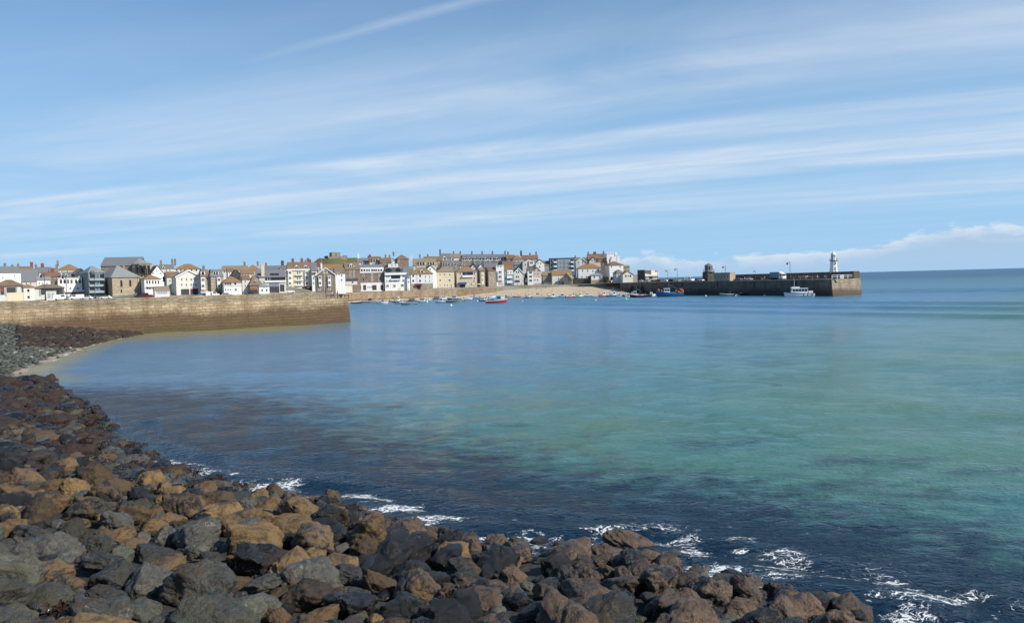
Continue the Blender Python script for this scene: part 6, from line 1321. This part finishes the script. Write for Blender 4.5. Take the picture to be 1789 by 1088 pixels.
BOATS = [
 (623, 530, 14, 'open', 'iron', 'low black rowing boat just off the near pier head', 0), (645, 528.5, 17, 'motor', 'boatgrey', 'grey motor boat with a blue cover right of the low black rowing boat', 8, 'trim', 'navy'), (659, 527.5, 9, 'dinghy', 'redpaint', 'small red dinghy left of a white motor boat below the brick building', 20),
 (668, 530.5, 15, 'motor', 'boatwhite', 'white motor boat beside the small red dinghy', -10), (687, 526.5, 9, 'dinghy', 'darkred', 'dark red dinghy close under the sea wall', 15), (694, 528, 12, 'fishing', 'navy', 'dark blue fishing boat under the glazed white building', 25), (700, 530.5, 13, 'motor', 'boatgrey', 'pale grey boat in front of the dark blue fishing boat', 0),
 (712, 532.5, 15, 'rib', 'boatgrey', 'low grey inflatable nearest in the left boat cluster', 4), (723.5, 531.5, 8, 'dinghy', 'navy', 'small blue dinghy at the right end of the low grey inflatable', 12), (721, 526, 11, 'open', 'maroon', 'purple red boat with cover below the white harbour house', -8, 'trim', 'boatwhite', None, 'navy'),
 (736, 528.5, 17, 'cruiser', 'boatwhite', 'white cabin cruiser below the white harbour house', 172), (748, 526, 10, 'motor', 'skyblue', 'pale blue motor boat behind the white cabin cruiser', 10), (764, 522.5, 11, 'open', 'navy', 'dark blue covered boat tight under the sea wall below the tan house', 6, 'trim', 'boatwhite', None, 'navy'),
 (772, 529, 18, 'motor', 'boatwhite', 'white motor boat nearest to the white round buoy', 176), (777, 523.5, 15, 'cruiser', 'boatwhite', 'white cruiser moored by the dark blue covered boat', 8), (792, 523.5, 16, 'cruiser', 'boatgrey', 'grey hulled white topped cruiser below the ochre roofed house', 170), (793, 528.5, 20, 'rib', 'boatgrey', 'long low inflatable boat in front of the grey hulled cruiser', 3), (807, 525.5, 9, 'motor', 'iron', 'small black hulled boat with white top right of the long inflatable', 10),
 (818, 522.5, 11, 'dinghy', 'boatwhite', 'small white dinghy in a gap between boats below the narrow tan house', 5), (830, 520.5, 12, 'motor', 'boatwhite', 'white boat drawn close to the sand below the stacked bays', 174), (847, 526, 14, 'motor', 'navy', 'navy hulled boat with white top left of the bright red boat', 6), (858, 520.5, 11, 'motor', 'boatwhite', 'white boat behind the navy hulled boat', 12), (872, 522, 14, 'cruiser', 'boatwhite', 'white and blue cruiser right behind the bright red boat', 4, 'bluepaint'),
 (866.5, 529.5, 28, 'fishing', 'redpaint', 'bright red fishing boat moored alone in front of the others', 6, 'trim', 'skyblue'), (861, 514.5, 9, 'open', 'cream', 'cream rowing boat on the edge of the sand', 4), (892, 518.5, 12, 'motor', 'darkred', 'dark red boat with pale top off the beach', 8), (903, 519, 10, 'open', 'redpaint', 'low red rowing boat off the beach', 2),
 (923, 520.5, 11, 'fishing', 'navy', 'dark blue fishing boat alone off the middle of the beach', 10), (938, 517.5, 13, 'cruiser', 'boatwhite', 'white cruiser close to the sand off the stone cottage', 176), (953, 517.5, 10, 'dinghy', 'iron', 'black dinghy left of the green hulled boat', 6), (964, 521.5, 17, 'fishing', 'greenpaint', 'green hulled fishing boat off the whitewashed cottage', 5), (984, 520, 15, 'motor', 'boatwhite', 'white motor boat left of a red trimmed one off the beach', 170), (996, 520, 12, 'motor', 'redpaint', 'red hulled motor boat between two white ones off the beach', 8), (976, 517.5, 11, 'open', 'boatgrey', 'grey open boat behind the white motor boat off the beach', 14),
 (1012, 519.8, 13, 'fishing', 'greenpaint', 'dark green fishing boat off the right part of the beach', 12), (1025, 518.5, 14, 'motor', 'boatgrey', 'grey motor boat with a mast off the garden wall', 4), (1039, 519.5, 10, 'dinghy', 'boatwhite', 'bright white dinghy off the orange roofed white house', 168), (1031, 516, 9, 'open', 'maroon', 'maroon rowing boat nearest the sand off the garden wall', 12), (1053, 518.5, 15, 'fishing', 'redpaint', 'red fishing boat left of a blue one off the beach end', 8), (1071, 518, 15, 'fishing', 'bluepaint', 'blue fishing boat right of the red one off the beach end', 6), (1081, 518.5, 8, 'dinghy', 'skyblue', 'light blue dinghy right of the blue fishing boat', 3),
 (1091, 517.5, 13, 'motor', 'navy', 'navy boat with red stripe left of the big maroon boat', 8, 'redpaint'), (1099, 518.5, 11, 'dinghy', 'boatwhite', 'low white dinghy touching the big maroon boat', 0), (1113, 519.5, 18, 'fishing', 'maroon', 'big maroon boat with a white wheelhouse by the pier root', 172, 'trim', 'boatwhite', None, None, 1.3), (1129, 518.8, 15, 'rib', 'iron', 'black inflatable boat right of the big maroon boat', 8), (1121, 514, 20, 'cruiser', 'boatwhite', 'tall white cruiser moored behind the big maroon boat', 5, 'trim', 'boatwhite', None, None, 1.5), (1102, 513, 16, 'open', 'cream', 'long cream open boat beached by the pier root', 6), (1145, 513.8, 11, 'dinghy', 'iron', 'small dark dinghy in the shadow of the pier root', 4), (1134, 514.5, 12, 'motor', 'boatgrey', 'grey boat in the pier shadow behind the black inflatable', 170),
 (1086, 515.5, 10, 'motor', 'redpaint', 'small red and white motor boat drawn up behind the navy boat', 10), (1107, 516, 12, 'motor', 'boatwhite', 'white motor boat between the long cream open boat and the maroon boat', 172), (1137, 517, 12, 'motor', 'boatwhite', 'white motor boat right of the black inflatable by the pier root', 6), (1061, 516, 10, 'motor', 'boatwhite', 'white motor boat behind the gap between the red and blue fishing boats', 8), (1046, 515.5, 9, 'open', 'skyblue', 'light blue rowing boat on the sand edge behind the red fishing boat', 170), (969, 516.5, 10, 'dinghy', 'redpaint', 'red dinghy on the sand edge behind the green hulled boat', 6), (1003, 516.5, 10, 'motor', 'boatgrey', 'grey motor boat on the sand edge behind the red hulled motor boat', 174), (912, 518, 9, 'dinghy', 'boatwhite', 'white dinghy between the red rowing boat and the dark blue fishing boat', 8),
 (1271, 517, 19, 'dinghy', 'boatgrey', 'grey dinghy with a standing man below the pier wall', 176), (1297, 516.5, 20, 'rib', 'iron', 'dark inflatable boat tied below the pier wall', 3), (1341, 516.4, 12, 'open', 'boatwhite', 'flat white skiff against the pier wall', 2), (1289, 516.8, 6, 'dinghy', 'boatwhite', 'tiny white tender between the two boats at the pier wall', 10),
]
for bt in BOATS:
    px, wl, L_, kd, hull, lb, hd = bt[:7]; rest = dict(zip(('trim', 'cab', 'group', 'cover', 'fbk'), bt[7:])); boat(px, wl, L_, kd, hull, lb, hd, **{k: v for k, v in rest.items() if v is not None})
# the blue fishing boat with buoys
o, L, Bm, fb = boat(1171, 518, 35, 'fishing', 'bluepaint', 'blue fishing boat hung with orange buoys before the dark pier wall', 178, 'skyblue', 'boatwhite', fbk=1.25)
bu = MB().lathe([(.02, -.38), (.27, -.27), (.38, 0), (.27, .27), (.02, .38)], 10).mesh('buoy', 'orange', True)
for sx, sy, sz in [(.46, .1, 1.9), (.42, -.3, 1.7), (-.2, .45, 1.5), (-.28, .5, 1.3), (-.36, .42, 1.8), (-.42, .3, 1.5), (-.46, -.1, 1.9), (-.48, .2, 1.3), (-.33, .46, 1.05), (.35, .4, 1.6), (-.5, .0, 1.5)]: link('buoy', bu, o, (sx*L, sy*Bm, fb*sz))
# the white passenger boat
o, L, Bm, fb = boat(1397, 518.5, 38, 'cruiser', 'boatwhite', 'large white passenger boat with long windowed cabin beside the pier end', 176, 'navy', 'boatwhite', fbk=1.0)
for c in list(o.children):
    if c.name.split('.')[0] in ('cabin', 'foredeck', 'mast'):
        for cc in list(c.children): bpy.data.objects.remove(cc)
        bpy.data.objects.remove(c)
cabin(o, -.26*L, .33*L, Bm*.40, fb*.92, fb*.92+2.1, 'boatwhite', .25); mb = MB(); mb.box(.02*L, .30*L, -Bm*.3, Bm*.3, fb*.92+2.22, fb*.92+2.75); mb.build('flybridge', 'trim', o)
mb = MB(); mb.tube((.18*L, 0, fb+2.2), (.18*L, 0, fb+5.4), .06, n=5); mb.tube((.18*L, -.7, fb+4.2), (.18*L, .7, fb+4.2), .04, n=5); mb.build('mast', 'trim', o)
mb = MB(); mb.box(-.44*L, -.30*L, -Bm*.33, Bm*.33, fb*.95, fb*.95+1.0); mb.build('life_raft_locker', 'boatwhite', o)
mb = MB(); 
for q in (-.4, -.25, -.1): mb.lathe([(.16, fb*.25), (.2, fb*.5), (.16, fb*.8)], 8, q*L, Bm*.47)
mb.build('fender', 'navy', o)
# buoys
bmsh = MB().lathe([(.05, -.3), (.35, -.15), (.45, .1), (.35, .35), (.12, .5), (.05, .62)], 12).mesh('float', 'boatwhite', True); rgm = MB().lathe([(.05, .6), (.09, .66), (.05, .74)], 8).mesh('eye', 'iron')
for px, wl, sc, lb in [(788, 534, 1.0, 'nearest white mooring buoy left of the bright red boat'), (834, 526.5, .8, 'white mooring buoy left of the navy hulled boat'), (913, 527, .8, 'white mooring buoy off the left part of the beach'), (1041, 525, .8, 'white mooring buoy off the orange roofed white house'), (1094, 523, 1.0, 'white mooring buoy before the big maroon boat'), (1233, 517.5, .9, 'white mooring buoy under the lookout tower')]:
    p = atz(px, wl, 0); o = empty('mooring_buoy', (p.x, p.y, 0)); o.scale = (sc*1.1,)*3; tag(o, lb, 'buoy', 'white mooring buoys'); link('float', bmsh, o); link('eye', rgm, o)
# ------------------------------------------------------------------ people
def person_mesh(pose):
    st = {'stand': (.09, 0, .1, .06), 'walk': (.09, .28, .1, .22), 'lean': (.11, .08, .18, .28)}[pose]
    P = {}; hipw, step, arm, fwd = st
    V = [('pelvis', (0, 0, .93), .135), ('waist', (0, 0, 1.1), .12), ('chest', (0, -.01, 1.32), .155), ('neck', (0, 0, 1.49), .058), ('chin', (0, -.03, 1.57), .075), ('head', (0, -.015, 1.66), .1), ('crown', (0, .01, 1.73), .07)]
    E = [('pelvis', 'waist'), ('waist', 'chest'), ('chest', 'neck'), ('neck', 'chin'), ('chin', 'head'), ('head', 'crown')]
    for s_, sg in (('l', -1), ('r', 1)):
        f = step*sg
        V += [('hip'+s_, (sg*hipw, 0, .88), .1), ('knee'+s_, (sg*.1, -f*.45-.03, .5), .065), ('ankle'+s_, (sg*.1, -f+(.08 if f < 0 else 0), .09), .042), ('toe'+s_, (sg*.12, -f-.17, .035), .035),
              ('sh'+s_, (sg*.19, 0, 1.42), .065), ('elb'+s_, (sg*(.24+arm*.4), f*.35+.02, 1.13), .045), ('wr'+s_, (sg*(.23+arm*.3), f*.7-fwd*.5, .9), .03), ('palm'+s_, (sg*(.225+arm*.3), f*.75-fwd*.6, .83), .034)]
        E += [('pelvis', 'hip'+s_), ('hip'+s_, 'knee'+s_), ('knee'+s_, 'ankle'+s_), ('ankle'+s_, 'toe'+s_), ('chest', 'sh'+s_), ('sh'+s_, 'elb'+s_), ('elb'+s_, 'wr'+s_), ('wr'+s_, 'palm'+s_)]
    ix = {v[0]: i for i, v in enumerate(V)}
    me = bpy.data.meshes.new('person'); me.from_pydata([v[1] for v in V], [(ix[a], ix[b_]) for a, b_ in E], [])
    o = bpy.data.objects.new('person_tmp', me); COL.objects.link(o); md = o.modifiers.new('skin', 'SKIN')
    if not me.skin_vertices: bpy.context.view_layer.update()
    for i, v in enumerate(V): me.skin_vertices[0].data[i].radius = (v[2], v[2]*(.72 if v[0] in ('chest', 'waist', 'pelvis') else 1)); me.skin_vertices[0].data[i].use_root = (i == 0)
    sb = o.modifiers.new('sub', 'SUBSURF'); sb.levels = 1; sb.render_levels = 1
    dg = bpy.context.evaluated_depsgraph_get(); m2 = bpy.data.meshes.new_from_object(o.evaluated_get(dg)); bpy.data.objects.remove(o)
    vs = [tuple(v.co) for v in m2.vertices]; fs = [tuple(p.vertices) for p in m2.polygons]
    mb = MB(); mb.v = vs; mb.f = fs; mb.mi = [0]*len(fs)
    for s_, sg in (('l', -1), ('r', 1)):
        p = Vector(V[ix['palm'+s_]][1])
        for k in range(4): mb.tube(p+Vector((0, -.03+.02*k, -.03)), p+Vector((-sg*.012, -.035+.021*k-.008, -.115+.012*abs(k-1.4))), .0095, .007, 5)
        mb.tube(p+Vector((0, -.03, .0)), p+Vector((-sg*.01, -.075, -.05)), .011, .008, 5)
    mb.tube((0, -.1, 1.645), (0, -.135, 1.62), .012, .016, 5)
    me = mb.mesh('body', ['skin', 'navy', 'denim', 'iron'], True)
    for pgn in me.polygons:
        c = pgn.center; ax = abs(c.x)
        if c.z > 1.47: i = 0
        elif c.z < .07: i = 3
        elif ax > .2 and c.z < 1.16: i = 0
        elif c.z > .97: i = 1
        else: i = 2 if not (ax > .19) else 0
        pgn.material_index = i
    h = MB(); h.lathe([(.02, 1.785), (.075, 1.77), (.112, 1.71), (.116, 1.65), (.1, 1.58)], 12, 0, .012)
    hm = h.mesh('hair', 'hairbrown', True)
    for v in hm.vertices:
        if v.co.y < -.05 and v.co.z < 1.72: v.co.z = 1.72
    return me, hm
PM = {k: person_mesh(k) for k in ('stand', 'walk', 'lean')}
def person(x, y, z, rz, pose, top, legs, label, group=None, sc=1.0):
    o = empty('person', (x, y, z), rz); tag(o, label, 'person', group); me, hm = PM[pose]
    b_ = link('body', me, o); 
    for i, mt in ((1, top), (2, legs)): b_.material_slots[i].link = 'OBJECT'; b_.material_slots[i].material = MATS[mt]
    link('hair', hm, o); o.scale = (sc,)*3
cols_ = ['boatwhite', 'navy', 'maroon', 'palegrey', 'skyblue', 'iron', 'khaki', 'redpaint', 'canvas', 'denim']
cn = {'boatwhite': 'white', 'navy': 'navy', 'maroon': 'maroon', 'palegrey': 'grey', 'skyblue': 'light blue', 'iron': 'black', 'khaki': 'khaki', 'redpaint': 'red', 'canvas': 'cream', 'denim': 'dark blue'}
for i, px in enumerate([1302, 1311, 1337, 1384, 1387.5, 1391, 1396.5, 1399, 1402, 1405.5, 1409, 1412, 1416, 1420, 1422.5, 1426, 1429, 1431.5, 1442, 1445]):
    off = 2.2+(i*7 % 5)*.7; x, y = on_pier(px, off); tp = cols_[(i*3) % 10]; lg = ['denim', 'khaki', 'iron'][i % 3]
    left = 'left' if px < 1340 else ('near the truck' if px < 1400 else ('before the lighthouse' if px > 1424 else 'in the middle of the crowd'))
    person(x, y, DZ+.03, rnd.uniform(0, 6.28), ['stand', 'walk', 'lean'][i % 3], tp, lg, f'person in a {cn[tp]} top on the far pier {left}', 'people on the far pier', rnd.uniform(.95, 1.06))
p = atz(1276, 516.5, 0); person(p.x, p.y, .35, 2.5, 'lean', 'boatwhite', 'denim', 'person in a white top standing in the grey dinghy below the pier')
for i, (px, D) in enumerate([(630, 447), (638, 446), (700, 452), (711, 452), (722, 454), (737, 453), (745, 455), (757, 462), (766, 466), (790, 472), (838, 478), (846, 480), (880, 484), (884, 484), (900, 486), (905, 485), (912, 486), (917, 486)]):
    tp = cols_[(i*7+2) % 10]; zz_ = town_z(px, D); w_ = 'brick building' if px < 660 else ('glazed white building' if px < 716 else ('white harbour house' if px < 760 else ('ochre roofed house' if px < 850 else 'grey gabled house')))
    person((px-CX)/F*D, D, zz_+.01, rnd.uniform(0, 6.28), ['walk', 'stand'][i % 2], tp, ['denim', 'iron', 'khaki'][i % 3], f'person in a {cn[tp]} top on the quay before the {w_}', 'people on the quay')
for i, (px, D) in enumerate([(870, 476), (900, 478), (938, 472), (940, 473), (946, 471), (1003, 479), (1020, 470), (1060, 462), (1070, 455), (1021, 440), (955, 474), (925, 470)]):
    q = (D-ip(px, BW))/(ip(px, BR)-ip(px, BW)); zz_ = ip(px, BZ)*max(0, min(1, q))**1.15; tp = cols_[(i*3+1) % 10]
    person((px-CX)/F*D, D, zz_-.05, rnd.uniform(0, 6.28), ['walk', 'stand', 'lean'][i % 3], tp, ['denim', 'iron', 'khaki'][i % 3], f'person in a {cn[tp]} top on the sand '+('left part' if px < 930 else ('below the cottages' if px < 1000 else 'near the pier root')), 'people on the beach')
for px, y_, tp, lb in [(569.5, 511, 'maroon', 'person in a dark red top at the step of the near pier end'), (580, 519, 'palegrey', 'person in a grey top on the low end of the near pier'), (590, 519, 'navy', 'person in a navy top leaning at the near pier railing')]:
    p = at(px, 519, 195); person(p.x, 195, 6.03, rnd.uniform(0, 6), 'stand', tp, 'denim', lb)
# parasols on the terrace
for px, mat, lb in [(820, 'canvas', 'white parasol left of two others before the ochre roofed house'), (828, 'boatwhite', 'middle white parasol before the ochre roofed house'), (838, 'canvas', 'white parasol before the narrow tan house'), (730, 'maroon', 'dark red parasol before the white harbour house'), (762, 'boatwhite', 'white parasol before the pale tan house')]:
    D = ip(px, DFRONT)-4; z = town_z(px, D); o = empty('parasol', ((px-CX)/F*D, D, z)); tag(o, lb, 'parasol')
    mb = MB(); mb.tube((0, 0, 0), (0, 0, 2.5), .04); mb.lathe([(.3, 0), (.28, .08)], 8); mb.build('pole', 'wood', o); mb = MB(); mb.lathe([(1.5, 2.0), (.8, 2.32), (.05, 2.6)], 8); mb.build('canopy', mat, o)
# ------------------------------------------------------------------ trees and bushes
m, t, b = newmat('leaf'); P = geo_pos(t); oi = t.n('ShaderNodeObjectInfo')
lk(t, t.mix(t.noise(P, 1.2, 4, .7), (.018, .03, .012), (.075, .105, .03)), b, 'Base Color'); b.inputs['Roughness'].default_value = .7
def foliage(nm, label, px, y0, y1, wpx, D, cat='tree', zg=None):
    top = at(px, y0, D).z; zg = town_z(px, D) if zg is None else zg; w_ = wpx*D/F/2; bot = at(px, y1, D).z; h = top-bot; cx_ = (px-CX)/F*D
    o = empty(nm, (cx_, D, zg)); tag(o, label, cat); mb = MB(); zc = (top+bot)/2-zg
    mb.tube((0, 0, -.3), (.1, 0, max(.5, zc*.6)), .18+.02*h, .1, 7)
    for k in range(4): a = k*1.6; mb.tube((.1, 0, max(.4, zc*.55)), (math.cos(a)*w_*.6, math.sin(a)*w_*.6, zc+h*.15), .08, .03, 5)
    mb.build('trunk', 'wood', o); mb = MB(); cl = [(rnd.uniform(-.7, .7)*w_, rnd.uniform(-.6, .6)*w_, zc+rnd.uniform(-.36, .36)*h, rnd.uniform(.3, .5)) for _ in range(11)]
    for c in cl:
        for _ in range(110):
            d = Vector((rnd.gauss(0, 1), rnd.gauss(0, 1), rnd.gauss(0, 1))).normalized()*c[3]*rnd.uniform(.5, 1.05); p = Vector((c[0]+d.x*w_*.8, c[1]+d.y*w_*.8, c[2]+d.z*h*.55)); n_ = Vector((rnd.gauss(0, 1), rnd.gauss(0, 1), rnd.gauss(0, 1))).normalized(); u = n_.orthogonal().normalized()*rnd.uniform(.14, .3); v = n_.cross(u)
            mb.quad([p-u, p-v*.6, p+u, p+v*.6])
    mb.build('crown', 'leaf', o)
foliage('tree', 'dark green tree right of the grey gabled house', 918, 476, 494, 10, 491)
foliage('tree', 'small green tree on the garden wall beside the white lodge', 1031, 481, 490, 9, 487)
foliage('hedge', 'dark green hedge below the white gabled house at the pier root', 1060, 481, 496, 14, 481, 'hedge'); foliage('hedge', 'dark green hedge right of the other below the white gabled house', 1072, 483, 496, 14, 478, 'hedge')
foliage('bush', 'dark bush on the left shoulder of the chapel hill', 573, 446.5, 452, 10, 686, 'bush', 30); foliage('bush', 'low bush at the far left foot of the chapel hill', 563, 451, 456, 10, 688, 'bush', 26)
foliage('tree', 'dark green tree between house roofs left of the gabled inn', 290, 482, 492, 7, 372)
print('objects', len(bpy.data.objects))
